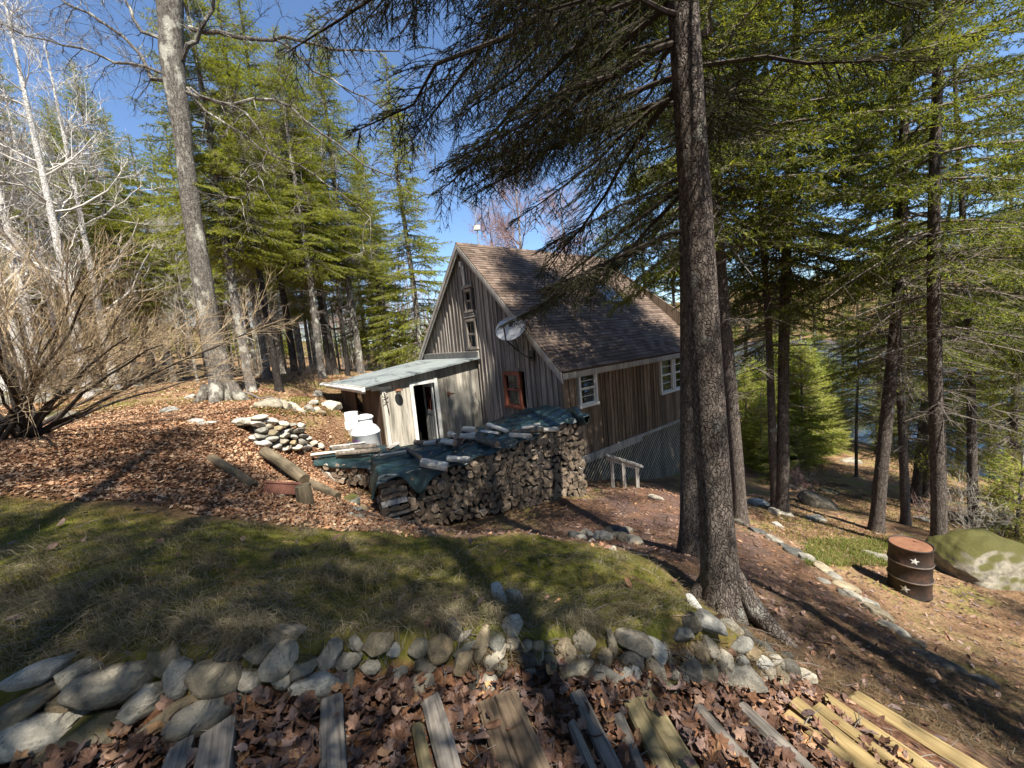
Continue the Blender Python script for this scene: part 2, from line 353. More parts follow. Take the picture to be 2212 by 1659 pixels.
for px, py, z in [(100, 1085, -1.32), (530, 1130, -1.72), (300, 1105, -1.48), (860, 1152, -2.12), (1150, 1158, -2.32), (1400, 1205, -2.62), (300, 1260, -1.32), (700, 1260, -1.58), (1000, 1270, -1.78), (1250, 1285, -2.0),
                  (690, 1030, -2.62), (610, 1075, -1.98), (724, 1080, -2.3), (572, 1000, -1.78), (455, 1000, -1.5), (590, 975, -1.78), (640, 885, -1.22), (740, 892, -1.6), (480, 857, -.95), (300, 900, -1.05), (40, 948, -.95),
                  (150, 862, -.75), (543, 863, -1.08), (603, 854, -1.12), (642, 826, -.95), (717, 824, -1.1), (785, 806, -1.02), (400, 812, -.55), (250, 830, -.5), (1310, 1185, -3.32), (1500, 1207, -3.15), (1560, 1318, -2.82), (1420, 1062, -3.95),
                  (1685, 1107, -5.1), (1600, 1132, -4.65), (1893, 1147, -5.3), (1957, 1132, -5.65), (2030, 1207, -5.1), (2100, 1132, -6.0), (2000, 1300, -4.75), (2130, 1285, -5.0), (1740, 1210, -4.1), (1900, 1322, -4.2), (2120, 1480, -3.65),
                  (2212, 1659, -2.95), (1650, 1152, -4.3), (1750, 1450, -2.72), (1900, 1500, -2.92), (1700, 1300, -3.2), (2200, 1052, -7.9), (1830, 952, -7.7), (2090, 1045, -7.2), (1900, 1022, -6.7)]:
    ctl.append(atz(px, py, z))
ctl += [np.array(p, float) for p in [(-2.35, 7.1, -3.38), (1.55, 8.75, -3.85), (-3.1, 8.8, -3.0), (.5, 10, -3.62), (-4.4, 11.3, -2.9), (-1.2, 14, -3.1), (-6.6, 13.2, -1.9), (-4.3, 10.3, -2.85), (2.75, 10.05, -4.25), (2.2, 11.1, -4.42),
                                   (4.7, 13.1, -5.35), (-6.1, 8.2, -1.08), (-7.2, 9.6, -1.08), (-6.4, 10.6, -1.0), (-5.7, 9.6, -1.12), (-7.6, 8.0, -1.05), (-5.2, 8.5, -1.2), (-8.6, 11.0, -1.0), (6.2, 14.4, -5.75), (-1.2, 6.0, -3.0), (2.3, 2.45, -2.62), (0, -2, -1.6), (-3, -3, -1.3), (4, -2, -2.9), (-8, 1, -1.1), (8, 1, -4.6)]]
ctl = np.array(ctl); ring = np.array([[48 * math.cos(a), 48 * math.sin(a)] for a in np.arange(16) * math.pi / 8])
CX = np.concatenate([ctl[:, :2], ring]); CR = np.concatenate([ctl[:, 2] - base_h(ctl[:, 0], ctl[:, 1]), np.zeros(16)])
def _tps(r2): return .5 * r2 * np.log(r2 + 1e-9)
_A = _tps(((CX[:, None] - CX[None]) ** 2).sum(-1)) + np.eye(len(CX)) * .02
_w = np.linalg.solve(np.block([[_A, np.ones((len(CX), 1))], [np.ones((1, len(CX))), np.zeros((1, 1))]]), np.append(CR, 0))
def bank_h(x, y):
    x = np.asarray(x, float); y = np.asarray(y, float); P = np.stack([x.ravel(), y.ravel()], -1); o = np.zeros(len(P))
    for i in range(0, len(P), 20000):
        p = P[i:i + 20000]; o[i:i + 20000] = _tps(((p[:, None] - CX[None]) ** 2).sum(-1)) @ _w[:-1] + _w[-1]
    r = np.hypot(P[:, 0], P[:, 1]); o *= 1 - smooth((r - 30) / 18)
    return base_h(x, y) + o.reshape(x.shape)
def bumps(x, y):
    return .018 * np.sin(3.1 * x + 1.3 * np.sin(2.3 * y)) * np.sin(2.7 * y + 1.1 * np.sin(1.9 * x)) + .009 * np.sin(8.3 * x + 2 * np.sin(5 * y)) * np.sin(7.1 * y + 1.7 * np.sin(6 * x))
def lumps(x, y):   # hummocks of the moss bank
    m = np.exp(-((x + 1.5) / 3.6) ** 4 - ((y - 3.0) / 1.6) ** 4)
    return m * (.045 * np.sin(2.6 * x + 1.2 * np.sin(3.1 * y)) * np.sin(3.4 * y + 1.5 * np.sin(2.2 * x)) + .028 * np.sin(5.7 * x + 1.9 * np.sin(4 * y) + 1) * np.sin(5.1 * y + 1.4 * np.sin(5 * x)))
def H(x, y):
    x = np.asarray(x, float); y = np.asarray(y, float); b = bank_h(x, y) + bumps(x, y) + lumps(x, y); s = wall_dist(x, y); st = stair_h(x, y)
    near = 1 - smooth((np.hypot(x, y - 1) - 4.2) / 2.0)
    f = np.clip(s / .15, 0, 1); f = 1 - (1 - f) * near
    return np.where(s > .15, b, st * (1 - f) + b * f)
def hit(px, py): return march(px, py, H)
def hit1(px, py): return hit(px, py)[0]
def zg(x, y): return float(H(np.array([x]), np.array([y]))[0])
def inpoly(x, y, poly, soft):
    P = np.stack([np.ravel(x), np.ravel(y)], -1); poly = np.asarray(poly)[:, :2]; d = np.full(len(P), 1e9); ins = np.zeros(len(P), bool)
    for a, b in zip(poly, np.roll(poly, -1, 0)):
        e = b - a; t = np.clip(((P - a) @ e) / (e @ e), 0, 1); q = P - a - t[:, None] * e; d = np.minimum(d, np.hypot(q[:, 0], q[:, 1]))
        c = (a[1] > P[:, 1]) != (b[1] > P[:, 1]); xi = a[0] + (P[:, 1] - a[1]) / (b[1] - a[1] + 1e-12) * (b[0] - a[0]); ins ^= c & (P[:, 0] < xi)
    return smooth(.5 + np.where(ins, d, -d) / soft * .5).reshape(np.shape(x))
def pxpoly(pts): return hit([p[0] for p in pts], [p[1] for p in pts])[:, :2]
PATH_POLY = pxpoly([(1165, 1148), (1290, 1068), (1480, 1062), (1600, 1140), (1745, 1214), (1900, 1328), (2120, 1482), (2205, 1560), (2205, 1655), (1760, 1482), (1640, 1392), (1480, 1272), (1400, 1205)])
BANK_POLY = np.concatenate([[[-9, .2]], WALL[1:-3], pxpoly([(1640, 1390), (1480, 1272), (1400, 1203), (1150, 1156), (860, 1150), (530, 1128), (300, 1103), (20, 1075)]), [[-11, 4.6]]])
LEAF_POLY = np.concatenate([pxpoly([(20, 1072), (300, 1098), (530, 1122), (860, 1145)]), [[-1.5, 6.2], [-2.3, 7.0], [-3.9, 8.4], [-4.6, 10.4]], pxpoly([(735, 962), (650, 925), (560, 895), (480, 872), (300, 880), (20, 925)]), [[-14, 5.5]]])
xs = np.concatenate([-np.geomspace(420, 5.2, 70), np.arange(-5, 4.4, .045), np.geomspace(4.5, 420, 95)])
ys = np.concatenate([-np.geomspace(200, 1, 22), np.arange(-.9, 5.2, .045), np.geomspace(5.25, 420, 120)])
GX, GY = np.meshgrid(xs, ys); GZ = H(GX, GY)
def H(x, y):   # from here on: the sheet itself, bilinear
    x = np.asarray(x, float); y = np.asarray(y, float); i = np.clip(np.searchsorted(xs, x) - 1, 0, len(xs) - 2); j = np.clip(np.searchsorted(ys, y) - 1, 0, len(ys) - 2)
    u = np.clip((x - xs[i]) / (xs[i + 1] - xs[i]), 0, 1); v = np.clip((y - ys[j]) / (ys[j + 1] - ys[j]), 0, 1)
    return (GZ[j, i] * (1 - u) + GZ[j, i + 1] * u) * (1 - v) + (GZ[j + 1, i] * (1 - u) + GZ[j + 1, i + 1] * u) * v
nx, ny = len(xs), len(ys); b = MB(); ii = (np.arange(ny - 1)[:, None] * nx + np.arange(nx - 1)[None]).ravel()
b.add(np.stack([GX, GY, GZ], -1).reshape(-1, 3), np.stack([ii, ii + 1, ii + nx + 1, ii + nx], -1))
def groundmat():
    t = NT('ground_cover', .95, .08); g = t.geo(); n = t.noise(g, 1.3, 6, .62); nf = t.noise(g, 22, 5, .7); nb = t.noise(g, .35, 3); nm = t.noise(g, 6, 5, .65)
    floor = t.ramp(n, [(.32, (.075, .042, .025)), (.44, (.165, .095, .053)), (.54, (.235, .15, .085)), (.61, (.18, .145, .05)), (.70, (.17, .155, .042))])
    moss = t.ramp(t.math('ADD', t.math('MULTIPLY', nm, .55), t.math('MULTIPLY', n, .45)), [(.36, (.05, .055, .010)), (.46, (.105, .105, .018)), (.54, (.14, .115, .032)), (.66, (.18, .11, .055))])
    leaf = t.ramp(nf, [(.3, (.055, .028, .018)), (.5, (.13, .064, .036)), (.7, (.22, .12, .068))])
    path = t.ramp(t.math('ADD', t.math('MULTIPLY', nm, .6), t.math('MULTIPLY', nf, .4)), [(.33, (.060, .034, .024)), (.5, (.125, .068, .044)), (.66, (.20, .115, .068))])
    mp_ = t.n.new('ShaderNodeMapping'); mp_.inputs['Rotation'].default_value = (0, 0, .45); t.L(g, mp_.inputs[0]); bk = t.n.new('ShaderNodeTexBrick'); t.L(mp_.outputs[0], bk.inputs['Vector']); bk.inputs['Scale'].default_value = 1.0
    bk.inputs['Brick Width'].default_value = .42; bk.inputs['Row Height'].default_value = .30; bk.inputs['Mortar Size'].default_value = .012; bk.inputs['Color1'].default_value = (.085, .060, .056, 1); bk.inputs['Color2'].default_value = (.125, .075, .062, 1); bk.inputs['Mortar'].default_value = (.03, .02, .016, 1)
    path = t.mix(t.ramp(t.math('ADD', n, t.math('MULTIPLY', nm, .35)), [(.60, 0.), (.72, .85)]), path, bk.outputs[0])
    c = t.mix(t.attr('moss'), floor, moss); c = t.mix(t.attr('leaf'), c, leaf); c = t.mix(t.attr('path'), c, path)
    c = t.mix(.7, c, t.ramp(nf, [(.28, .55), (.5, 1.), (.72, 1.4)]), 'MULTIPLY')
    t.col(c); t.bump(t.math('ADD', nm, t.math('MULTIPLY', nf, .7)), .8, .035); M['ground'] = t.m
groundmat()
ground = tag(b.build('ground', M['ground'], smooth=True), kind='structure')
for nme, w in (('moss', np.clip(1.7 * inpoly(GX, GY, BANK_POLY, .35), 0, 1) * (wall_dist(GX, GY) > .04)), ('leaf', np.maximum(inpoly(GX, GY, LEAF_POLY, .5), (wall_dist(GX, GY) < .06) * (np.hypot(GX, GY) < 5) * (.91 * GX + .42 * GY < 3.3))), ('path', inpoly(GX, GY, PATH_POLY, .5))):
    a = ground.data.attributes.new(nme, 'FLOAT', 'POINT'); a.data.foreach_set('value', w.astype(np.float32).ravel())
b = MB(); b.add([[4, -60, -8], [420, -60, -8], [420, 420, -8], [4, 420, -8]], [[0, 1, 2, 3]])
tag(b.build('water', M['water']), kind='structure')
# ---------------------------------------------------------------- cabin and lean-to shed (local frame: x back along the ridge, y left along the gable, z up from the eave)
HP = np.array([1.398, 10.5, -.898]); HA = math.atan2(.62353, .7818); HW, HR, HL = 4.51, 4.416, 7.9
cabin = thing('cabin', 'weathered board and batten cabin with a steep brown shingle roof', 'cabin', HP, HA)
rs = np.random.RandomState(5)
def rake(y): return HR * min(y, 2 * HW - y) / HW
ZB = -2.72   # bottom of the siding
mg = MB(); y = .1; mgb = MB()
holes = [(1.86, 2.72, -1.25, -.09), (4.1, 4.58, 2.05, 2.82), (4.02, 4.66, .73, 1.78)]
edges = []
while y < 8.9:
    w = rs.uniform(.19, .27); y1 = min(y + w, 8.93); edges.append(y1)
    segs = [(ZB - 1.0 if y > 4.3 else ZB - .25, None)]
    lo, hi = segs[0][0], None
    cuts = [h for h in holes if h[0] < y1 - .02 and h[1] > y + .02]
    zs = [lo]
    for h in sorted(cuts, key=lambda h: h[2]): zs += [h[2], h[3]]
    zs.append(None); x0 = rs.uniform(.075, .085)
    for k in range(0, len(zs), 2):
        a, c = zs[k], zs[k + 1]; t0 = rake(y) - .03 if c is None else c; t1 = rake(y1) - .03 if c is None else c
        mg.hexa([[x0, y + .003, a], [x0 + .03, y + .003, a], [x0 + .03, y1 - .003, a], [x0, y1 - .003, a], [x0, y + .003, t0], [x0 + .03, y + .003, t0], [x0 + .03, y1 - .003, t1], [x0, y1 - .003, t1]])
    y = y1
for y in edges[:-1]:
    cuts = [h for h in holes if h[0] < y + .01 and h[1] > y - .01]; zs = [ZB - .22 if y < 4.3 else -1.]
    for h in sorted(cuts, key=lambda h: h[2]): zs += [h[2] - .08, h[3] + .1]
    zs.append(rake(y) - .06); xo = rs.uniform(.045, .053); hw = rs.uniform(.02, .03)
    for k in range(0, len(zs), 2):
        if zs[k + 1] - zs[k] > .1: mg.box([xo + .015, y, (zs[k] + zs[k + 1]) / 2], [.03, hw * 2, zs[k + 1] - zs[k]], m=1, jit=.004, rs=rs)
gable = mg.build('gable_wall', [M['gable_boards'], M['gable_battens']], cabin)
# side wall towards the path
ms = MB(); msb = MB(); x = .12; sh = [(.68, 1.50, -1.2, -.15), (5.06, 6.9, -1.5, -.16)]
while x < 8.1:
    w = rs.uniform(.17, .25); x1 = min(x + w, 8.1); cuts = [h for h in sh if h[0] < x1 - .02 and h[1] > x + .02]; zs = [ZB]
    for h in cuts: zs += [h[2], h[3]]
    zs.append(-.1)
    for k in range(0, len(zs), 2):
        if zs[k + 1] - zs[k] > .03: ms.box([(x + x1) / 2, .1, (zs[k] + zs[k + 1]) / 2], [x1 - x - .006, .03, zs[k + 1] - zs[k]], jit=.002, rs=rs)
    if not any(h[0] - .06 < x1 < h[1] + .06 for h in sh): ms.box([x1, .07, (ZB - .1) / 2 + .0], [rs.uniform(.04, .06), .03, -ZB - .1], jit=.004, rs=rs)
    x = x1
side = ms.build('side_wall', [M['side_boards']], cabin)
m = MB(); m.box([8.16, 4.5, -.9], [.06, 8.9, 3.6]); m.prism([[8.13, .1, .9], [8.13, 8.9, .9], [8.13, 4.51, 4.3]], [.05, 0, 0]); m.box([4.1, 8.93, -1.6], [8.1, .06, 3.2]); m.build('rear_wall', M['side_boards'], cabin)
m = MB(); m.box([4.1, 4.5, ZB + .05], [7.9, 8.6, .08]); m.build('floor', M['inside_shade'], cabin)
m = MB(); m.box([1.95, .045, ZB - .06], [3.5, .05, .24]); m.box([5.9, .055, ZB + .0], [4.4, .05, .10]); m.build('skirt_board', M['trim_grey'], cabin)
m = MB(); m.box([.07, .07, ZB / 2 - .1], [.09, .09, -ZB - .1]); m.build('corner_board', M['side_boards'], cabin)
# roof: stepped courses of tabs
mr = MB(); ca = math.cos(math.atan2(HR, HW)); LS = math.hypot(HR, HW) + .12; nrow = 46; st = LS / nrow
up = np.array([0, HW, HR]) / math.hypot(HR, HW); nr = np.array([0, -HR, HW]) / math.hypot(HR, HW)
for sd in (0, 1):
    u_ = up if sd == 0 else np.array([0, -up[1], up[2]]); n_ = nr if sd == 0 else np.array([0, -nr[1], nr[2]]); o_ = np.array([0, -.085, -.085]) if sd == 0 else np.array([0, 2 * HW + .085, -.085])
    for r in range(nrow):
        x = -.14 - (.15 if r % 2 else 0); wv = rs.uniform(-.004, .004)
        while x < 8.3:
            w = rs.uniform(.26, .36) if sd == 0 else 1.2; xa, xb = max(x, -.14), min(x + w - .006, 8.3); x += w
            if xb - xa < .04: continue
            s0 = r * st + rs.uniform(-.006, .006) + wv; s1 = min((r + 1) * st + .05, LS + .02); h0 = .03 + rs.uniform(0, .006)
            A = [o_ + u_ * s0 + n_ * .01, o_ + u_ * s1 + n_ * .0, o_ + u_ * s0 + n_ * h0, o_ + u_ * s1 + n_ * .012]
            P = [[xa, *A[0][1:]], [xb, *A[0][1:]], [xb, *A[1][1:]], [xa, *A[1][1:]], [xa, *A[2][1:]], [xb, *A[2][1:]], [xb, *A[3][1:]], [xa, *A[3][1:]]]
            mr.hexa(np.array(P))
    P0 = o_ - n_ * .045 + u_ * .0; P1 = P0 + u_ * LS
    mr.hexa(np.array([[-.12, *P0[1:]], [8.28, *P0[1:]], [8.28, *P1[1:]], [-.12, *P1[1:]]] + [[x_, *(p + n_ * .05)[1:]] for x_, p in ((-.12, P0), (8.28, P0), (8.28, P1), (-.12, P1))]))
for k in range(28):   # ridge caps
    xc = -.14 + k * .3; mr.hexa(np.array([[xc, HW - .12, HR - .1], [xc + .32, HW - .12, HR - .115], [xc + .32, HW + .12, HR - .115], [xc, HW + .12, HR - .1], [xc, HW - .01, HR + .055], [xc + .32, HW - .01, HR + .035], [xc + .32, HW + .01, HR + .035], [xc, HW + .01, HR + .055]]))
roof = mr.build('roof', [M['shingle']], cabin)
m = MB()
for sd in (0, 1):
    f = (lambda y: y) if sd == 0 else (lambda y: 2 * HW - y)
    for xo, wd, dz in ((-.15, .035, .0), (-.115, .03, -.14)):
        a = np.array([[xo, f(-.1), -.10 + dz], [xo, f(HW + (.0)), HR - .0 + dz - .02]]); th = .15 if dz == 0 else .13
        P = [[xo, f(-.1), -.26 + dz], [xo + wd, f(-.1), -.26 + dz], [xo + wd, f(HW), HR - .17 + dz], [xo, f(HW), HR - .17 + dz], [xo, f(-.1), -.26 + th + dz], [xo + wd, f(-.1), -.26 + th + dz], [xo + wd, f(HW), HR - .17 + th + dz], [xo, f(HW), HR - .17 + th + dz]]
        P = np.array(P)[[0, 1, 2, 3, 4, 5, 6, 7]]
        m.hexa(P)
m.build('rake_board', [M['trim_grey']], roof)
m = MB(); m.box([4.08, -.075, -.2], [8.3, .03, .15]); m.box([4.08, .0, -.29], [8.3, .15, .025]); m.build('fascia', [M['trim_grey']], roof)
# skylight lying on the right slope
m = MB(); sx0, sx1, s0, s1 = 5.0, 5.87, 2.95, 3.95
def onr(x, s, h): p = np.array([0, -.085, -.085]) + up * s + nr * h; return [x, p[1], p[2]]
sky_f = MB()
for (xa, xb, a, b_) in ((sx0, sx1, s0, s0 + .08), (sx0, sx1, s1 - .08, s1), (sx0, sx0 + .08, s0 + .08, s1 - .08), (sx1 - .08, sx1, s0 + .08, s1 - .08)):
    sky_f.hexa(np.array([onr(xa, a, .03), onr(xb, a, .03), onr(xb, b_, .03), onr(xa, b_, .03), onr(xa, a, .13), onr(xb, a, .13), onr(xb, b_, .13), onr(xa, b_, .13)]))
skf = sky_f.build('skylight', [M['galvanised']], roof)
m.hexa(np.array([onr(sx0 + .08, s0 + .08, .05), onr(sx1 - .08, s0 + .08, .05), onr(sx1 - .08, s1 - .08, .05), onr(sx0 + .08, s1 - .08, .05), onr(sx0 + .08, s0 + .08, .11), onr(sx1 - .08, s0 + .08, .11), onr(sx1 - .08, s1 - .08, .11), onr(sx0 + .08, s1 - .08, .11)]))
tag(m.build('skylight_pane', [M['skylight_glass']], roof))
# windows. plane 'g' = gable (x const, spans y), 's' = side wall (y const, spans x)
def window(parent, plane, a0, a1, z0, z1, fm, sm, label, cas=.09, rows=2, vb=0, curtain=0, off=.06, curt=(0, 1), pane_m='window_glass'):
    def P(d, a, z): return [d, a, z] if plane == 'g' else [a, d, z]
    def bx(mb, d0, d1, a, b_, z, zz): c = P((d0 + d1) / 2, (a + b_) / 2, (z + zz) / 2); mb.box(c, P(d1 - d0, b_ - a, zz - z))
    f = MB(); d = off
    bx(f, d - .035, d + .09, a0, a0 + cas, z0, z1); bx(f, d - .035, d + .09, a1 - cas, a1, z0, z1); bx(f, d - .04, d + .09, a0 + cas, a1 - cas, z1 - cas, z1); bx(f, d - .055, d + .09, a0 - .02, a1 + .02, z0 - .035, z0 + cas * .55)
    w = f.build('window', [M[fm]], parent); tag(w, label)
    s = MB(); i0, i1, j0, j1 = a0 + cas, a1 - cas, z0 + cas * .55, z1 - cas; zm = (j0 + j1) / 2; t = .035
    for (q0, q1, dd) in ((j0, zm, d + .025), (zm, j1, d + .0)):
        bx(s, dd, dd + .025, i0, i0 + t, q0, q1); bx(s, dd, dd + .025, i1 - t, i1, q0, q1); bx(s, dd, dd + .024, i0 + t, i1 - t, q0, q0 + t); bx(s, dd, dd + .024, i0 + t, i1 - t, q1 - t, q1)
        if rows == 4: bx(s, dd + .004, dd + .02, i0 + t, i1 - t, (q0 + q1) / 2 - .01, (q0 + q1) / 2 + .01)
        for v in range(vb): xv = i0 + (i1 - i0) * (v + 1) / (vb + 1); bx(s, dd + .005, dd + .021, xv - .012, xv + .012, q0 + t, q1 - t)
    s.build('sash', [M[sm]], w)
    g = MB(); bx(g, d + .045, d + .049, i0, i1, j0, j1); g.build('pane', [M[pane_m]], w)
    if curtain:
        c = MB(); n = 24
        for (u0, u1) in curt:
            q = np.linspace(i0 + (i1 - i0) * u0, i0 + (i1 - i0) * u1, n); dp = d + .11 + .018 * np.sin(np.arange(n) * 1.7)
            V = [P(dp[k], q[k], z) for k in range(n) for z in (j0, j1)]; c.add(V, [[2 * k, 2 * k + 2, 2 * k + 3, 2 * k + 1] for k in range(n - 1)])
        c.build('curtain', [M['curtain']], w)
    k = MB(); bx(k, d + .30, d + .32, a0 - .3, a1 + .3, z0 - .3, z1 + .3); k.build('dark_room_sheet', [M['inside_shade']], w)  # near-black sheet painting the unlit room behind the pane
    return w
window(cabin, 'g', 1.86, 2.72, -1.25, -.09, 'red_paint', 'red_paint', 'small sash window with a flaking red frame', .1, 2, 0, 1, .04, ((.0, .25), (.55, 1)))
window(cabin, 'g', 4.1, 4.58, 2.05, 2.82, 'gable_boards', 'gable_boards', 'narrow grey upper window below the peak', .07, 2, 0, 1, .04, ((0, .97),))
window(cabin, 'g', 4.02, 4.66, .73, 1.78, 'gable_boards', 'gable_boards', 'larger grey window above the lean-to roof', .08, 2, 0, 1, .04, ((0, .95),))
window(cabin, 's', .68, 1.50, -1.2, -.15, 'old_white_paint', 'old_white_paint', 'white sash window near the cabin corner', .08, 4, 0, 0, .05)
window(cabin, 's', 5.06, 5.95, -1.5, -.16, 'old_white_paint', 'old_white_paint', 'white sash window beside the tall trunks', .08, 4, 0, 1, .05, ((.35, .75),))
window(cabin, 's', 6.0, 6.9, -1.5, -.16, 'old_white_paint', 'old_white_paint', 'white sash window behind the tall trunks', .08, 4, 0, 1, .05, ((.0, .3),))
m = MB(); m.box([.02, 6.3, .46], [.05, 4.6, .27]); m.box([.0, 6.3, .62], [.09, 4.6, .04]); m.build('band_board', [M['trim_grey']], cabin)
m = MB(); m.box([.03, 4.34, 2.92], [.07, .62, .10]); m.box([.03, 4.34, 1.95], [.06, .6, .06]); m.box([.03, 4.34, 1.87], [.05, .7, .07]); m.build('window_hood', [M['gable_battens']], cabin)
m = MB(); m.box([.0, 4.51, 3.72], [.14, .1, .16]); m.tubes([[[.0, 4.51, 3.66], [-.03, 4.51, 3.5], [-.02, 4.5, 3.3]]], .025); m.box([.02, 4.47, 3.3], [.05, .1, .7]); m.build('peak_bracket', [M['trim_pale']], cabin)
# lattice skirt
m = MB(); L0, L1, Zt, Zb = .15, 8.1, ZB - .05, ZB - 3.2; hgt = Zt - Zb; n = int((L1 - L0 + hgt) / .155)
for k in range(n):
    for sg in (1, -1):
        c0 = L0 - hgt + k * .155
        t0, t1 = max(0, (L0 - c0)), min(hgt, (L1 - c0))
        if t1 - t0 < .1: continue
        xa, za, xb, zb = c0 + t0, Zb + t0, c0 + t1, Zb + t1
        if sg < 0: xa, xb = L0 + L1 - xa, L0 + L1 - xb
        yo = .115 if sg > 0 else .123; d = .02
        m.hexa(np.array([[xa - d, yo, za + d], [xa + d, yo, za - d], [xb + d, yo, zb - d], [xb - d, yo, zb + d], [xa - d, yo + .006, za + d], [xa + d, yo + .006, za - d], [xb + d, yo + .006, zb - d], [xb - d, yo + .006, zb + d]]))
m.build('lattice', [M['lattice_wood']], cabin)
m = MB()
for x in (.2, 2.9, 5.3, 7.9): m.box([x, .2, (Zt + Zb) / 2], [.12, .12, hgt])
m.box([4.1, .95, (Zt + Zb) / 2], [7.8, .1, hgt]); m.box([.3, 4.6, (Zt + Zb) / 2 - .1], [.1, 8.4, hgt - .1]); m.build('piers_and_shade_panel', [M['inside_shade']], cabin)  # piers, and near-black panels painting the dark under the cabin
# ------------------------------------------------ lean-to shed
shed = thing('lean_to_shed', 'low grey plank shed with an open white door, built against the gable', 'shed', HP, HA)
YS, XC, YE = 4.2, -3.55, 8.4
def sroof(x): return .345 + x * .108
ms = MB(); x = XC
bounds = [XC, -3.4, -2.9, -2.57, -1.63, -1.25, -.75, -.3, .04]
for k in range(len(bounds) - 1):
    a, c = bounds[k], bounds[k + 1]
    if abs(a + 2.57) < .01: ms.hexa(np.array([[a, YS, -.19], [c, YS, -.15], [c, YS + .03, -.15], [a, YS + .03, -.19], [a, YS, sroof(a) - .05], [c, YS, sroof(c) - .05], [c, YS + .03, sroof(c) - .05], [a, YS + .03, sroof(a) - .05]])); continue
    o = rs.uniform(-.004, .004); ms.hexa(np.array([[a + .002, YS + o, -2.7], [c - .002, YS + o, -2.7], [c - .002, YS + .03 + o, -2.7], [a + .002, YS + .03 + o, -2.7], [a + .002, YS + o, sroof(a) - .05], [c - .002, YS + o, sroof(c) - .05], [c - .002, YS + .03 + o, sroof(c) - .05], [a + .002, YS + .03 + o, sroof(a) - .05]]))
ms.build('front_wall', [M['shed_boards']], shed)
m = MB(); m.box([XC + .1, YS - .02, -1.45], [.1, .03, 2.4]); m.box([XC + .04, YS - .025, -.2], [.62, .03, .09]); m.build('corner_board', [M['trim_pale']], shed)
m = MB(); y = YS + .04
while y < YE:
    y1 = min(y + rs.uniform(.16, .24), YE); z0 = -2.5
    if y1 < 5.85 or y > 6.65: m.box([XC, (y + y1) / 2, (z0 - .2) / 2], [.03, y1 - y - .004, -z0 - .2])
    else: m.box([XC, (y + y1) / 2, (z0 - 1.1) / 2], [.03, y1 - y - .004, -z0 - 1.1])
    y = y1
m.box([0, YE, -1.2], [.0, .0, .0]); m.box([XC / 2, YE, -1.3], [-XC, .04, 2.6]); lw = m.build('end_wall', [M['shed_boards_shaded']], shed)
m = MB(); m.box([XC - .03, 6.25, -1.13], [.06, .95, .07]); m.box([XC - .02, 5.82, -.72], [.05, .06, .76]); m.box([XC - .02, 6.68, -.72], [.05, .06, .76]); w = m.build('window', [M['shed_boards_shaded']], shed)
m = MB(); m.box([XC + .01, 6.25, -.7], [.005, .8, .8]); m.build('pane', [M['window_glass']], w)
m = MB(); P = []
for (x, y, z) in ((-4.06, 3.98, sroof(-4.06)), (.06, 3.98, sroof(.06)), (.06, 8.62, sroof(.06)), (-4.06, 8.9, sroof(-4.06) - .1)): P.append([x, y, z])
m.hexa(np.array(P + [[a, b_, c + .05] for a, b_, c in P])); rf = m.build('roof', [M['roof_sheet']], shed)
m = MB(); m.box([-4.08, 6.4, sroof(-4.06) - .035], [.03, 4.95, .13]); m.build('fascia', [M['trim_pale']], rf)
m = MB(); m.box([-4.0, 6.4, sroof(-4.06) - .14], [.05, 4.4, .10])
for y in (4.3, 5.4, 6.6, 7.8): m.box([-3.78, y, sroof(-3.8) - .09], [.5, .05, .1])
m.build('eave_beam', [M['trim_pale']], shed)
m = MB(); m.tubes([[[-4.13, 3.9, sroof(-4.06) - .06], [-4.13, 8.95, sroof(-4.06) - .06]]], .045, 10, cap=True); m.build('pipe', [M['white_paint']], shed)
m = MB()
for (a, c, z0, z1) in ((-2.6, -2.49, -2.45, -.16), (-1.74, -1.62, -2.45, -.12), (-2.49, -1.74, -.26, -.15)): m.box([(a + c) / 2, YS - .015, (z0 + z1) / 2], [c - a, .05, z1 - z0])
m.build('door_frame', [M['old_white_paint']], shed)
# half open door leaf, hinged on the right jamb and swung inward
dl = MB(); R = np.array([[math.cos(1.64), math.sin(1.64), 0], [-math.sin(1.64), math.cos(1.64), 0], [0, 0, 1]])
def dbx(mb, u0, u1, z0, z1, t0=-.02, t1=.02): # u from hinge along the leaf
    c = np.array([-(u0 + u1) / 2, 0, (z0 + z1) / 2]); q = R @ np.array([c[0], (t0 + t1) / 2, 0]); mb.box([-1.78 + q[0], YS + .06 + q[1], c[2]], [u1 - u0, t1 - t0, z1 - z0], R)
dbx(dl, .0, .11, -2.4, -.28); dbx(dl, .69, .8, -2.4, -.28); dbx(dl, .11, .69, -.42, -.28); dbx(dl, .11, .69, -2.4, -2.2); dbx(dl, .11, .69, -1.35, -1.22)
for k in range(6): dbx(dl, .11 + k * .097, .2 + k * .097, -2.2, -1.35, -.012 - .004 * (k % 2), .012)
door = dl.build('door', [M['old_white_paint']], shed)
m = MB()
for k in (1, 2): dbx(m, .11 + k * .193 - .012, .11 + k * .193 + .012, -1.22, -.42)
dbx(m, .11, .69, -.84, -.815); m.build('glazing_bar', [M['red_paint']], door)
m = MB(); dbx(m, .11, .69, -1.22, -.42, -.003, .003); m.build('pane', [M['window_glass']], door)
m = MB(); dbx(m, .7, .78, -1.5, -1.38, -.05, .05); m.build('handle', [M['galvanised']], door)
m = MB(); m.box([-1.5, 6.2, -2.45], [4.0, 4.2, .06]); m.box([-1.2, 7.4, -1.3], [4.4, .05, 2.4]); m.box([-1.9, 6.3, -1.3], [.03, 2.0, 2.4]); m.build('interior', [M['inside_shade']], shed)  # floor and walls coloured near-black to stand for the unlit shed
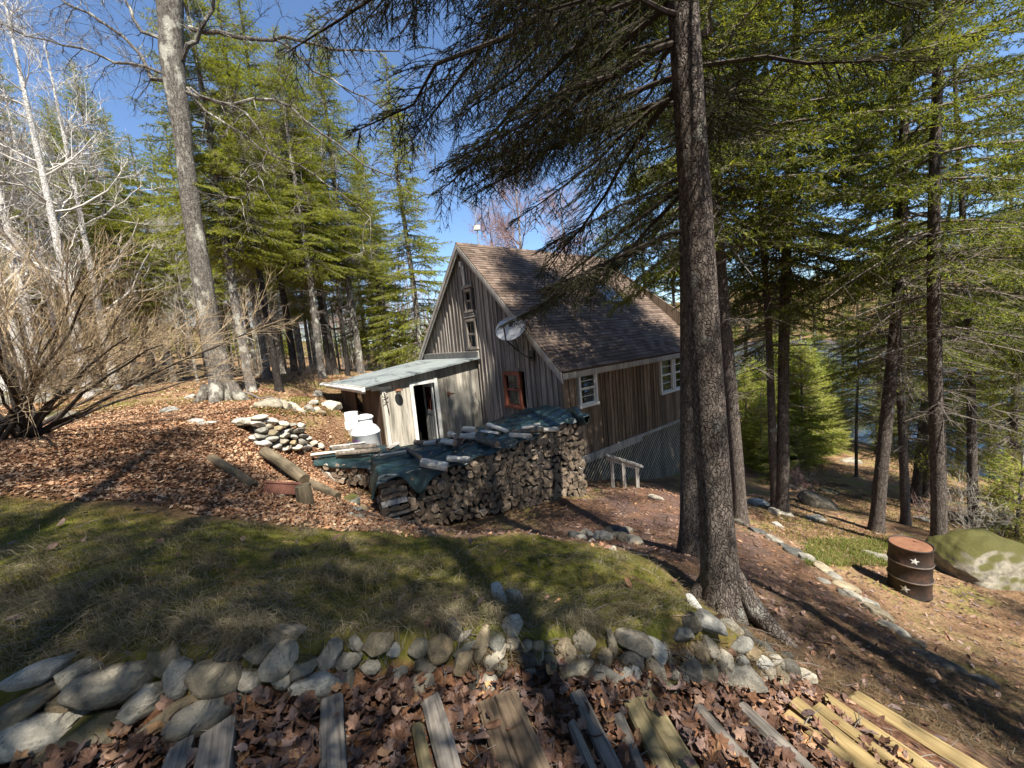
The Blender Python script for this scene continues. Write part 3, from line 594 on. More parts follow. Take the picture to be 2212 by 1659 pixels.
def lamp_(x, z, kind, label):
    t = thing('wall_lamp', label, 'lamp', HP, HA, None); m = MB(); px_ = x - .1
    if kind == 0:
        m.box([x, YS - .015, z], [.09, .03, .11]); m.tubes([[[x, YS - .02, z], [x, YS - .12, z + .03], [x, YS - .2, z - .02]]], .014); m.build('bracket', [M['rust_lid']], t)
        m = MB(); m.lathe([(.0, .05), (.05, .045), (.13, 0), (.125, -.008), (0, .03)], 20, 0, (x, YS - .2, z)); m.build('shade', [M['rust_lid']], t)
        m = MB(); m.lathe([(0, .02), (.03, .0), (.042, -.05), (.036, -.1), (0, -.125)], 14, 0, (x, YS - .2, z)); m.build('bulb', [M['white_paint']], t, smooth=True)
    else:
        m.box([x, YS - .015, z], [.08, .03, .16]); m.tubes([[[x, YS - .02, z - .04], [x + .01, YS - .1, z + .04], [x, YS - .22, z + .02]]], .016); m.build('bracket', [M['rust_lid']], t)
        m = MB(); m.lathe([(.0, .03), (.03, .028), (.11, 0), (.10, -.01), (0, .015)], 20, 0, (x, YS - .24, z + .02)); m.build('shade', [M['rust_lid']], t)
lamp_(-3.03, -.32, 0, 'rusty wall lamp with a white bulb, left of the shed door'); lamp_(-1.25, -.72, 1, 'rusty bare wall lamp right of the shed door, no bulb')
m = MB(); m.tubes([[[-3.45, YS - .05, -.33], [-3.43, YS - .06, -.55], [-3.40, YS - .06, -.75], [-3.36, YS - .05, -1.0]]], [[.02, .02, .014, .01]])
for z, s in ((-.42, 1), (-.5, -1), (-.56, 1), (-.66, -1)): m.tubes([[[-3.44, YS - .06, z], [-3.44 + s * .06, YS - .09, z + .03], [-3.44 + s * .09, YS - .1, z + .09]]], [[.012, .01, .006]])
tag(m.build('hanging_stick', [M['twig_dark']], loc=HP, rot=(0, 0, HA)), 'dark knobbly stick hanging on the shed wall by its corner board', 'stick')
# ------------------------------------------------ satellite dish on the gable
ROT = np.array([[math.cos(HA), -math.sin(HA), 0], [math.sin(HA), math.cos(HA), 0], [0, 0, 1.]])
def hw(p): return HP + ROT @ np.asarray(p, float)
dish = thing('satellite_dish', 'grey oval satellite dish with a dark swoosh emblem on the gable', 'dish', HP, HA)
dc = np.array([-.55, 1.36, 1.2]); dn = nrm(np.array([-.80, -.28, .46])); dv = nrm(np.array([.34, -.35, .87]) - dn * (np.array([.34, -.35, .87]) @ dn)); du = np.cross(dv, dn)
cr_, sr_ = math.cos(.35), math.sin(.35); du, dv = cr_ * du + sr_ * dv, cr_ * dv - sr_ * du
m = MB(); rr = np.linspace(0, 1, 9); aa = np.arange(40) * 2 * math.pi / 40
for side_ in (0, 1):
    V = np.array([dc + du * (.50 * r * math.cos(a)) + dv * (.385 * r * math.sin(a)) + dn * (.09 * r * r - .02 * side_) for r in rr for a in aa]); k = np.arange(8)[:, None] * 40; j = np.arange(40)[None]; j2 = (j + 1) % 40
    m.add(V, np.stack([k + j, k + j2, k + 40 + j2, k + 40 + j], -1).reshape(-1, 4))
m.build('reflector', [M['dish_grey']], dish, smooth=True)
m = MB(); base = np.array([.03, 1.2, .33]); elb = np.array([-.34, 1.36, .55])
m.box([.03, 1.2, .38], [.03, .14, .3]); m.tubes([[base, base + [-.1, .02, .0], elb, dc - dn * .05]], .025, 8); m.tubes([[elb, dc - dv * .38 + dn * .1, dc + dn * .48 - dv * .1 + du * .06]], .022, 6)
m.tubes([[[.02, 1.1, .62], [-.12, 1.2, .5], [-.28, 1.3, .7], [-.3, 1.32, .95]]], .006, 4); m.build('arm', [M['dark_metal']], dish)
m = MB(); m.box(dc + dn * .5 - dv * .08 + du * .08, [.1, .22, .12], np.stack([dn, du, dv], 1)); m.build('receiver', [M['galvanised']], dish)
def on_dish(pts, h=.006): return [dc + du * u + dv * v + dn * (.09 * ((u / .5) ** 2 + (v / .385) ** 2) + h) for u, v in pts]
m = MB()
for ring_ in ([(-.10, .07), (-.02, .07), (.02, .12), (.02, .16), (-.01, .2), (-.06, .215), (-.10, .215)], [(.0, .07), (.10, .07), (.10, .17), (.055, .225), (.085, .16), (.07, .11), (.04, .085)]): m.add(on_dish(ring_), [list(range(len(ring_)))])
m.build('emblem', [M['logo_dark']], dish)
def text_part(name, body, size, place, mat, parent):
    cu = bpy.data.curves.new(name, 'FONT'); cu.body = body; cu.size = size; cu.align_x = 'CENTER'; to = bpy.data.objects.new(name + '_tmp', cu); COL.objects.link(to)
    me = bpy.data.meshes.new_from_object(to.evaluated_get(bpy.context.evaluated_depsgraph_get())); bpy.data.objects.remove(to)
    n = len(me.vertices); co = np.zeros(n * 3, np.float32); me.vertices.foreach_get('co', co); co = co.reshape(-1, 3)
    P = np.array(place([(u, v) for u, v in co[:, :2]]), np.float32); me.vertices.foreach_set('co', P.ravel()); me.materials.clear(); me.materials.append(mat); me.update()
    return link_mesh(name, me, parent)
text_part('lettering', 'DIRECTV', .055, lambda q: on_dish([(u, v + .015) for u, v in q], .007), M['logo_dark'], dish)
text_part('lettering', 'SlimLine', .05, lambda q: on_dish([(u + .12, v - .2) for u, v in q], .007), M['logo_dark'], dish)
# ------------------------------------------------ television aerial above the ridge
an = thing('television_aerial', 'thin white television aerial on a mast above the cabin ridge', 'aerial', (-.77, 14.6, 3.45))
m = MB(); m.tubes([[[0, 0, -.5], [0, 0, 1.0]]], .022, 8); m.tubes([[[0, 0, .9], [-.08, .02, 1.75]]], .016, 6); m.build('mast', [M['galvanised']], an)
m = MB(); m.box([0, 0, .72], [.22, .16, .16]); m.build('rotator', [M['trim_pale']], an)
bd = nrm(np.array([-.62, .3, .46])); m = MB(); m.tubes([[np.array([.45, 0, 1.25]), np.array([.45, 0, 1.25]) + bd * 1.9]], .014, 6); e_ = nrm(np.cross(bd, [0, 0, 1.]))
for k in range(14): c = np.array([.45, 0, 1.25]) + bd * (.1 + k * .135); l = .28 + .05 * k; m.tubes([[c - e_ * l, c + e_ * l]], .011, 4)
for k in range(4): c = np.array([-.1, .02, 1.4 + .12 * k]); m.tubes([[c - e_ * .75, c + e_ * .2]], .011, 4)
m.build('element_boom', [M['galvanised']], an)
# ------------------------------------------------ handrails
def rail_thing(label, posts, top0, top1, w=.09):
    t = thing('handrail', label, 'handrail', posts[0][0]); o = np.array(posts[0][0], float)
    for (a, b_) in posts:
        m = MB(); a = np.array(a, float); b_ = np.array(b_, float); m.box((a + b_) / 2 - o, [w, w, b_[2] - a[2]], jit=.004, rs=rs); m.build('post', [M['trim_grey']], t)
    m = MB(); a, b_ = np.array(top0, float) - o, np.array(top1, float) - o; d = nrm(b_ - a); s = nrm(np.cross(d, [0, 0, 1.])); u = np.cross(s, d)
    m.box((a + b_) / 2, [np.linalg.norm(b_ - a), .15, .045], np.stack([d, s, u], 1)); m.box((a + b_) / 2 - u * .08, [np.linalg.norm(b_ - a) - .1, .04, .1], np.stack([d, s, u], 1)); m.build('top_rail', [M['trim_grey']], t)
rail_thing('short wooden stair rail with three posts in front of the lattice', [((2.5, 10.1, -4.6), (2.5, 10.1, -3.38)), ((2.81, 10.1, -4.7), (2.81, 10.1, -3.52)), ((3.17, 10.1, -4.8), (3.17, 10.1, -3.68))], (2.33, 10.1, -3.27), (3.33, 10.1, -3.70))
pr_ = hw([-.45, 2.6, -2.0]); p2_ = hw([-.45, 2.0, -1.95]); rail_thing('low wooden rail beside the gable, behind the tarp', [((p2_[0], p2_[1], -3.7), (p2_[0], p2_[1], -2.42))], pr_ + [-.1, 0, -.53 + .5], p2_ + [.0, 0, -.45 + .5], .07)
# ---------------------------------------------------------------- firewood
rs = np.random.RandomState(11)
def log_mesh(kind, seed, L=.42, r=.075):
    q = np.random.RandomState(seed); m = MB()
    if kind == 'round': a = np.arange(11) * 2 * math.pi / 11; poly = np.stack([np.cos(a), np.sin(a)], 1) * (r * q.uniform(.92, 1.06, (11, 1)))
    elif kind == 'half': a = np.linspace(0, math.pi, 8); poly = np.concatenate([np.stack([np.cos(a), np.sin(a)], 1) * 1.25 - [0, .45], [[-.4, -.5], [.45, -.42]]]) * r * q.uniform(.93, 1.07, (10, 1))
    else: a = np.linspace(-.75, .8, 5); poly = np.concatenate([np.stack([np.cos(a), np.sin(a)], 1) * 1.75 - [.95, 0], [[-.95, .1], [-.9, -.12]]]) * r * q.uniform(.9, 1.08, (7, 1))
    n = len(poly); K = 5; zs = np.linspace(-L / 2, L / 2, K); V = []
    bend = q.uniform(-.012, .012, 2)
    for k, z in enumerate(zs): V.append(np.concatenate([poly * q.uniform(.96, 1.04) + bend * math.cos(k / (K - 1) * math.pi) + q.uniform(-.004, .004, (n, 2)), np.full((n, 1), z)], 1))
    V = np.concatenate(V); F = [[k * n + i, k * n + (i + 1) % n, (k + 1) * n + (i + 1) % n, (k + 1) * n + i] for k in range(K - 1) for i in range(n)]
    F = np.array(F); isb = np.zeros(n, bool)
    if kind == 'round': isb[:] = True
    elif kind == 'half': isb[:7] = True
    else: isb[:4] = True
    fb = np.tile(isb, K - 1); m.add(V, F[fb] if fb.any() else F[:1], 1)
    if (~fb).any(): m.f.append((F[~fb], 0))
    e0 = np.arange(n)[::-1][None]; e1 = (np.arange(n) + (K - 1) * n)[None]; m.f.append((e0, 2)); m.f.append((e1, 2))
    return m.mesh('firewood_log', [M['log_split'], M['log_bark'], M['end_grain']])
LOGM = [log_mesh(k, i) for i, k in enumerate(['round', 'half', 'quarter', 'half', 'round', 'quarter', 'half', 'quarter', 'round', 'half'])]
def place_mesh(name, me, loc, zaxis, roll=0., sc=(1, 1, 1), label=None, cat=None, group=None):
    o = bpy.data.objects.new(name, me); COL.objects.link(o); z = Vector(zaxis).normalized(); q = z.to_track_quat('Z', 'Y')
    o.matrix_world = Matrix.Translation(Vector(loc)) @ q.to_matrix().to_4x4() @ Matrix.Rotation(roll, 4, 'Z') @ Matrix.Diagonal((*sc, 1)); return tag(o, label, cat, group)
PA = np.array([-2.66, 7.02]); PB = np.array([1.50, 8.80]); E1 = nrm(PB - PA); E2 = np.array([-E1[1], E1[0]]); PL = np.linalg.norm(PB - PA)
def pxy(u, v): return PA + E1 * u + E2 * v
def pbase(u): return -3.42 + (-3.88 + 3.42) * u / PL
def ptop(u): return -2.36 + .02 * u + .33 * smooth((u - 1.6) / (PL - 1.6))
cells = []; row = 0; prof = np.zeros(600) - 9
ug = np.linspace(0, PL, 600); prof = np.array([pbase(u) for u in ug]); shut = (ug < .40) | (ug > PL - .02)
TOPV = np.array([ptop(u) for u in ug])
R0 = np.random.RandomState(3)
for row in range(24):   # rows of log ends, loosely bedded in each other
    u = .46 + R0.uniform(0, .1)
    while u < PL - .03:
        r = R0.choice([.058, .070, .080, .094], p=[.25, .35, .28, .12]); u += r; z = pbase(u) + .06 + row * .121 + R0.uniform(-.028, .028) + .02 * math.sin(u * 3 + row)
        if z + r * .5 < ptop(u): cells.append((u, z, r * 1.0))
        u += r * .93
order = sorted(range(len(cells)), key=lambda i: -cells[i][2] / np.linalg.norm([*pxy(cells[i][0], 0), cells[i][1]])); keep = set(order[:118])
far = []
for i, (u, z, r) in enumerate(cells):
    x, y = pxy(u, R0.uniform(.16, .24)); me = LOGM[R0.randint(len(LOGM))]; ax = np.array([-E2[0], -E2[1], 0]) + R0.uniform(-.05, .05, 3); s = r / .075 * 1.02
    o = place_mesh('firewood_log', me, (x, y, z), ax, R0.uniform(0, 6.28), (s, s, 1.0), 'split firewood log with a grey cut end in the front of the long stack', 'log', 'firewood logs in the front of the stack')
    if i not in keep: far.append(o)
def join_objs(objs, name):   # the small remaining log ends, one object
    mb = MB(); mats = [M['log_split'], M['log_bark'], M['end_grain']]
    for o in objs:
        me = o.data; n = len(me.vertices); co = np.zeros(n * 3, np.float32); me.vertices.foreach_get('co', co); mw = np.array(o.matrix_world); V = co.reshape(-1, 3) @ mw[:3, :3].T + mw[:3, 3]
        first = True
        for p in me.polygons:
            if first: mb.add(V, [list(p.vertices)], p.material_index); first = False
            else: mb.f.append((np.array([list(p.vertices)]) + mb.n - n, p.material_index))
        bpy.data.objects.remove(o)
    by = {}
    for F, mt in mb.f: by.setdefault((F.shape[1], mt), []).append(F)
    mb.f = [(np.concatenate(v), k[1]) for k, v in by.items()]
    return mb.build(name, mats)
bpy.context.view_layer.update()
if far: tag(join_objs(far, 'small_firewood'), 'small split log ends filling the front of the long stack', 'firewood', kind='stuff')
# criss-cross left end of the stack
z = pbase(.2) + .05; lay = 0; LAB_END = 'grey split log stacked crosswise at the near corner of the long stack'
while z < ptop(.2) - .05:
    hgt = .122 * R0.uniform(.9, 1.1)
    if lay % 2 == 0:
        for v in (.08, .24, .40, .57, .74):
            x, y = pxy(.24 + R0.uniform(-.03, .03), v); place_mesh('firewood_log', LOGM[R0.choice([1, 3, 6, 9, 2])], (x, y, z), (E1[0], E1[1], R0.uniform(-.05, .05)), R0.choice([-.2, .1, .2]) + math.pi * 0, (1.3, .95, 1.15), LAB_END, 'log', 'crosswise logs at the corner of the stack')
    else:
        for u in (.06, .23, .40):
            for v in (.2, .62):
                x, y = pxy(u + R0.uniform(-.02, .02), v + R0.uniform(-.03, .03)); place_mesh('firewood_log', LOGM[R0.choice([1, 3, 6, 9, 0])], (x, y, z), (-E2[0], -E2[1], 0), R0.uniform(-.25, .25) + math.pi * .5 * 0, (1.3, 1.0, 1.0), LAB_END, 'log', 'crosswise logs at the corner of the stack')
    z += hgt; lay += 1
# rows behind: logs whose ends show on the left side and the back
for v in (1.1, 1.55):
    z = pbase(0) + .28 * v + .06
    while z < ptop(0) - .06:
        for u in (.12,):
            x, y = pxy(u + R0.uniform(-.04, .04), v + R0.uniform(-.06, .06)); place_mesh('firewood_log', LOGM[R0.randint(len(LOGM))], (x, y, z), (E1[0], E1[1], 0) if R0.rand() < .5 else (-E2[0], -E2[1], 0), R0.uniform(0, 6), (1.05, 1.05, 1), 'split log in the shaded left side of the long stack', 'log', 'logs in the left side of the stack')
        z += .115
m = MB()   # near-black core painting the shade in the gaps, hidden behind the outer logs
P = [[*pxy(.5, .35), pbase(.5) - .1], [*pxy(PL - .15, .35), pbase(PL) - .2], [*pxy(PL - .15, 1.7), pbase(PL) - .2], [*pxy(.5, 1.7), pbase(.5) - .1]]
m.hexa(np.array(P + [[*pxy(.5, .35), ptop(.5) - .08], [*pxy(PL - .15, .35), ptop(PL) - .1], [*pxy(PL - .15, 1.7), ptop(PL) - .1], [*pxy(.5, 1.7), ptop(.5) - .08]])); tag(m.build('stack_core', M['inside_shade']), 'dark shaded inside of the long firewood stack', 'firewood', kind='stuff')
# right end: some log flanks turned outward
for k in range(13):
    z = pbase(PL) + .06 + k * .118
    if z > ptop(PL) - .05: break
    for v in (.5, .95):
        x, y = pxy(PL - .06 + R0.uniform(-.05, .1) + .12 * (1 - k / 13), v); place_mesh('firewood_log', LOGM[R0.randint(len(LOGM))], (x, y, z), (E1[0], E1[1], R0.uniform(-.06, .06)), R0.uniform(0, 6), (1.0, 1.0, .95), 'split log at the right end of the long stack by the path', 'log', 'logs at the right end of the stack')
# the lower second stack to the left
QA = np.array([-4.55, 8.45]); QB = np.array([-3.2, 8.2]); Q1 = nrm(QB - QA); Q2 = np.array([-Q1[1], Q1[0]]); q0 = -2.72
for k in range(4):
    for j in range(9):
        u = .07 + j * .142 + (.07 if k % 2 else 0); x, y = QA + Q1 * (u + R0.uniform(-.015, .015)) + Q2 * R0.uniform(.12, .2); place_mesh('firewood_log', LOGM[R0.randint(len(LOGM))], (x, y, q0 + .03 - .12 * u + k * .105), np.append(-Q2, 0) + R0.uniform(-.08, .08, 3), R0.uniform(0, 6), (.95, .95, 1), 'pale split log in the low stack left of the long one', 'log', 'logs in the low left stack')
m = MB(); m.hexa(np.array([[*(QA + Q1 * u + Q2 * v), q0 - .25 + dz] for dz in (0, .5) for u, v in ((.1, .35), (1.35, .35), (1.35, 1.5), (.1, 1.5))])); tag(m.build('stack_core', M['inside_shade']), 'dark shaded inside of the low left firewood stack', 'firewood', kind='stuff')  # near-black block painting the shade inside the low stack
# ---------------------------------------------------------------- tarps
def cloth(name, nu, nv, fn, label, mat='tarp'):
    U, V = np.meshgrid(np.linspace(0, 1, nu), np.linspace(0, 1, nv)); P = fn(U, V); i = (np.arange(nv - 1)[:, None] * nu + np.arange(nu - 1)[None]).ravel(); m = MB()
    m.add(P.reshape(-1, 3), np.stack([i, i + 1, i + nu + 1, i + nu], -1)); o = m.build(name, M[mat], smooth=True)
    sm = o.modifiers.new('thickness', 'SOLIDIFY'); sm.thickness = .008
    return tag(o, label, 'tarp')
def ridge(t): return 1 - np.abs(np.sin(t))
def fold(u, v): return .032 * (ridge(6.5 * u + 5 * v + 1.2 * np.sin(7 * v)) - .36) + .028 * (ridge(13 * u - 9 * v + 1.1 * np.sin(9 * u)) - .36) + .022 * (ridge(25 * u + 17 * v + 1.5 * np.sin(11 * v)) - .36) + .012 * np.sin(47 * v - 37 * u)
def tarp_main(U, V):
    u = -.42 + U * (PL + .62); v = -.20 + V * 2.15; uc = np.clip(u, 0, PL); vc = np.clip(v, 0, 1.8)
    z = ptop(uc) + .05 + .10 * np.sin(np.clip(vc / 1.8, 0, 1) * math.pi) + fold(U, V) - .07 * np.exp(-((uc - 1.0) / .5) ** 2) * (vc < .7)
    of = np.clip(-v, 0, 1); ol = np.clip(-u, 0, 1); orr = np.clip(u - PL, 0, 1)
    drop = of * (.25 + .4 * np.sin(6 * u + 1) ** 2 + 1.7 * np.exp(-((u - .75) / .22) ** 2)) + ol * (.75 + .8 * np.clip(v, 0, 1)) + orr * .9
    vv = np.where(v < 0, v * .45 + .012 * np.sin(15 * u), v); uu = np.where(u < 0, u * .35 + .03 * np.sin(14 * v), np.where(u > PL, PL + (u - PL) * .6, u))
    x = PA[0] + E1[0] * uu + E2[0] * vv; y = PA[1] + E1[1] * uu + E2[1] * vv
    return np.stack([x, y, z - drop], -1)
cloth('tarp', 220, 120, tarp_main, 'crumpled dark green tarp spread over the long firewood stack')
def tarp_roll(U, V):
    a = U * 2 * math.pi; w = V; r = .15 + .03 * np.sin(3 * a + 5 * w) + .02 * np.sin(11 * w + 2 * a); c0 = np.array([*pxy(PL + .0, -.02), ptop(PL) + .02]); ax = np.array([E2[0], E2[1], 0.])
    e = np.array([E1[0], E1[1], 0]); r = r * (1 - .6 * (2 * np.abs(w - .5)) ** 3)
    return c0 + ax * ((w - .3) * .9)[..., None] + e * (r * np.cos(a))[..., None] + np.array([0, 0, 1.]) * (r * 1.25 * np.sin(a))[..., None]
cloth('tarp', 40, 24, tarp_roll, 'bunched up roll of green tarp on the right end of the long stack')
def tarp_low(U, V):
    u = -.1 + U * 1.55; v = -.10 + V * 1.5; x = QA[0] + Q1[0] * u + Q2[0] * v; y = QA[1] + Q1[1] * u + Q2[1] * v
    return np.stack([x, y, q0 + .44 - .10 * u + .04 * np.sin(V * 3.1) + .7 * fold(U * .6, V) - .9 * np.clip(-v, 0, 1) - .6 * np.clip(u - 1.3, 0, 1)], -1)
cloth('tarp', 50, 50, tarp_low, 'sunlit green tarp on the low firewood stack beside the gas tanks')
# logs lying on the tarps, each where the photograph shows it (picture end points -> stack top)
def top_at(px, py, dz=.06):
    d = ray(px, py); best = None
    for t in np.linspace(6, 12, 900):
        p = d * t; rel = p[:2] - PA; u, v = rel @ E1, rel @ E2; zt = ptop(np.clip(u, 0, PL)) + .05 + .10 * math.sin(np.clip(v / 1.8, 0, 1) * math.pi) + dz
        if p[2] < zt and -.3 < v < 2.2: return p
    return d * 8.5
cX = lambda x: 648.9 + .3067 * x
cY = lambda y: 870.0 + .3067 * y
TOPL = [((562, 378), (745, 345), .055, 3, 'long flat split board-like log on the tarp, nearest the left corner', 2), ((745, 330), (845, 380), .05, 4, 'peeling birch log pointing down from the flat split log', 0), ((850, 420), (1035, 455), .075, 1, 'thick pale split log at the front edge of the tarp', 1),
        ((1035, 390), (1195, 405), .065, 0, 'round birch log with dark bark rings near the front edge of the tarp', 0), ((610, 325), (690, 285), .05, 2, 'dark split log tilted up at the back left of the tarp', 2), ((800, 272), (870, 290), .05, 3, 'short pale split log in the heap before the shed door', 1),
        ((860, 285), (960, 280), .055, 4, 'weathered round log in the heap before the shed door', 0), ((1000, 270), (1090, 290), .075, 8, 'knotty birch log left of centre on the tarp', 0), ((1045, 215), (1110, 240), .07, 4, 'short dark round log at the back of the tarp', 0), ((1130, 240), (1240, 240), .075, 6, 'blocky split log at the back of the tarp', 1),
        ((1140, 190), (1250, 195), .065, 9, 'half round log resting on the blocky split log', 1), ((1250, 255), (1385, 295), .08, 0, 'thick round birch log in the middle of the tarp', 0), ((1275, 205), (1400, 215), .05, 5, 'thin split log under the leaning plank', 2), ((1480, 230), (1625, 232), .05, 8, 'slim pale birch log on the right part of the tarp', 0),
        ((1500, 205), (1715, 195), .05, 3, 'long pale split log on the right part of the tarp', 1), ((1560, 180), (1690, 155), .045, 4, 'crooked branch log on top at the right', 0), ((1700, 190), (1815, 185), .055, 8, 'round log tucked into the rolled tarp', 0)]
SPL = {}
def custom_log(kind, seed, L, r, pale):
    me = log_mesh(['round', 'half', 'quarter'][kind], seed, L, r).copy()
    if pale: me.materials[0] = M['log_pale']
    if seed % 3: me.materials[1] = M['log_pale']; me.materials[0] = M['log_pale']
    return me
for k, (a, c, r, sd, lab, kd) in enumerate(TOPL):
    p, q = top_at(cX(a[0]), cY(a[1]), r), top_at(cX(c[0]), cY(c[1]), r)
    L = min(np.linalg.norm(q - p), .75); cen = (p + q) / 2
    place_mesh('firewood_log', custom_log(kd, 40 + sd + k, L, r, kd > 0), cen, (q - p), R0.uniform(-.4, .4) + (1.57 if kd else 0), (1, 1, 1), lab, 'log', 'loose logs lying on the tarps')
p, q = top_at(cX(1320), cY(150), .15), top_at(cX(1455), cY(200), .05); m = MB(); L = np.linalg.norm(q - p); m.box([0, 0, 0], [.10, .05, L]); o = m.build('plank', M['trim_pale']); o.matrix_world = Matrix.Translation(Vector((p + q) / 2)) @ Vector(q - p).to_track_quat('Z', 'Y').to_matrix().to_4x4(); tag(o, 'pale squared plank leaning among the logs on the tarp', 'plank')
for (u, v, ang, L, r, lab, kd) in ((.2, .15, .5, .9, .05, 'pale split log lying along the front of the low sunlit tarp', 2), (.45, .6, .35, 1.0, .05, 'long dark split log across the low tarp', 1), (.75, .28, .38, .95, .065, 'birch bark log across the right of the low tarp', 0), (.15, .8, .55, .8, .04, 'thin pale slab at the back of the low tarp', 2), (.5, .35, .2, .45, .04, 'short pale split block on the middle of the low tarp', 2)):
    x, y = QA + Q1 * (u + .15) + Q2 * v; ax = Q1 * math.cos(ang) + Q2 * math.sin(ang)
    place_mesh('firewood_log', custom_log(kd, int(u * 100), L, r, kd == 2), (x, y, q0 + .54 - .1 * u + r * .6), (*ax, -.05), 1.6, (1, 1, 1), lab, 'log', 'loose logs lying on the tarps')
# ---------------------------------------------------------------- gas tanks
def tank(x, y, z, label, capped):
    t = thing('gas_tank', label, 'gas tank', (x, y, z), .3); r = .365
    m = MB(); m.lathe([(0, .02), (.2, .02), (r - .03, .06), (r, .14), (r, .86), (r + .006, .865), (r + .006, .885), (r, .89), (r - .03, .97), (.27, 1.05), (.2, 1.085), (0, 1.10)], 48); m.build('body', [M['white_paint']], t, smooth=True)
    m = MB(); m.lathe([(.28, -.08), (.28, .05), (.26, .05), (.26, -.08)], 32); m.build('foot_ring', [M['white_paint']], t)
    m = MB(); a = np.linspace(-2.3, 2.6, 36); prof = [(.205, 1.05), (.205, 1.28), (.19, 1.28), (.19, 1.05)]
    V = np.array([[pr_ * math.cos(q), pr_ * math.sin(q), zz] for q in a for pr_, zz in prof]); F = [[4 * k + i, 4 * k + (i + 1) % 4, 4 * k + 4 + (i + 1) % 4, 4 * k + 4 + i] for k in range(35) for i in range(4)]
    m.add(V, F); m.build('collar', [M['white_paint']], t)
    if capped:
        m = MB(); m.lathe([(.235, 1.27), (.24, 1.29), (.2, 1.33), (.1, 1.365), (0, 1.37)], 36); m.lathe([(0, 1.272), (.235, 1.27)], 36); m.build('lid', [M['white_paint']], t, smooth=True)
    m = MB(); m.tubes([[[0, 0, 1.08], [0, 0, 1.2]]], .035, 10, cap=True); m.tubes([[[0, 0, 1.16], [.1, .05, 1.17]]], .015); m.build('valve', [M['galvanised']], t)
    def onc(a0): return lambda q: [[(r + .004) * math.cos(a0 + u / r), (r + .004) * math.sin(a0 + u / r), .7 + v] for u, v in q]
    a0 = -2.12 - .3; text_part('lettering', 'Hunter', .12, lambda q: onc(a0)(q), M['logo_purple'], t); text_part('lettering', 'Propane', .075, lambda q: onc(a0)([(u, v - .10) for u, v in q]), M['logo_pink'], t); text_part('lettering', '1075', .05, lambda q: onc(a0)([(u, v - .22) for u, v in q]), M['logo_purple'], t)
    return t
T0 = np.array([-4.02, 10.15]); tank(T0[0], T0[1], -2.98, 'white gas tank with a domed lid, the one nearer the woodpile', True)
tank(T0[0] - .62, T0[1] + .62, -2.90, 'white gas tank with an open collar, partly hidden behind the lidded one', False)
# ---------------------------------------------------------------- rocks
def rock_mesh(seed, rounded, sub=3, flat=1.0):
    q = np.random.RandomState(seed); bm = bmesh.new(); bmesh.ops.create_icosphere(bm, subdivisions=sub, radius=1.0); V = np.array([v.co[:] for v in bm.verts]); F = np.array([[v.index for v in f.verts] for f in bm.faces]); bm.free()
    nrmV = V.copy(); V = V * (1 + .10 * np.sin(V @ q.uniform(-2.5, 2.5, 3) + q.uniform(0, 6)))[:, None]
    for _ in range(9 if rounded else 15):
        n = nrm(q.normal(size=3)); d = q.uniform(.62, .88) if rounded else q.uniform(.44, .78); e = np.maximum(0, V @ n - d); V = V - n * (e * (.82 if rounded else .96))[:, None]
    for f_, a_ in ((3., .035), (7., .022), (15., .011)): V = V + nrmV * (a_ * np.sin(V @ q.uniform(-f_, f_, 3) + q.uniform(0, 6)) * np.sin(V @ q.uniform(-f_, f_, 3) + q.uniform(0, 6)))[:, None]
    V -= (V.max(0) + V.min(0)) / 2; V /= (V.max(0) - V.min(0)) / 2; V[:, 2] *= flat
    m = MB(); m.add(V, F); return m
ROCKS = {}
def rock(kind, mat, i):
    k = (kind, mat, i)
    if k not in ROCKS: ROCKS[k] = rock_mesh(100 + i + (50 if kind else 0), kind == 1, 4).mesh('stone', [M[mat]], True)
    return ROCKS[k]
rs = np.random.RandomState(21)
def put_rock(pos, w, h, d, ang, kind, mat, label, cat='stone', group=None, upright=True, name='stone', sink=0.0):
    """w along the picture angle, h across it, d in depth (metres)"""
    me = rock(kind, mat, rs.randint(8)); o = bpy.data.objects.new(name, me); COL.objects.link(o)
    zf = nrm(-np.asarray(pos)); zf = nrm(zf * [1, 1, .7]); xr = nrm(cR - zf * (cR @ zf)); yu = np.cross(zf, xr); c, s = math.cos(-math.radians(ang)), math.sin(-math.radians(ang))
    X = c * xr + s * yu; Y = np.cross(zf, X); R = Matrix((X, Y, zf)).transposed().to_4x4()
    o.matrix_world = Matrix.Translation(Vector(np.asarray(pos) - zf * sink)) @ R @ Matrix.Diagonal((w / 2, h / 2, d / 2, 1)); return tag(o, label, cat, group)
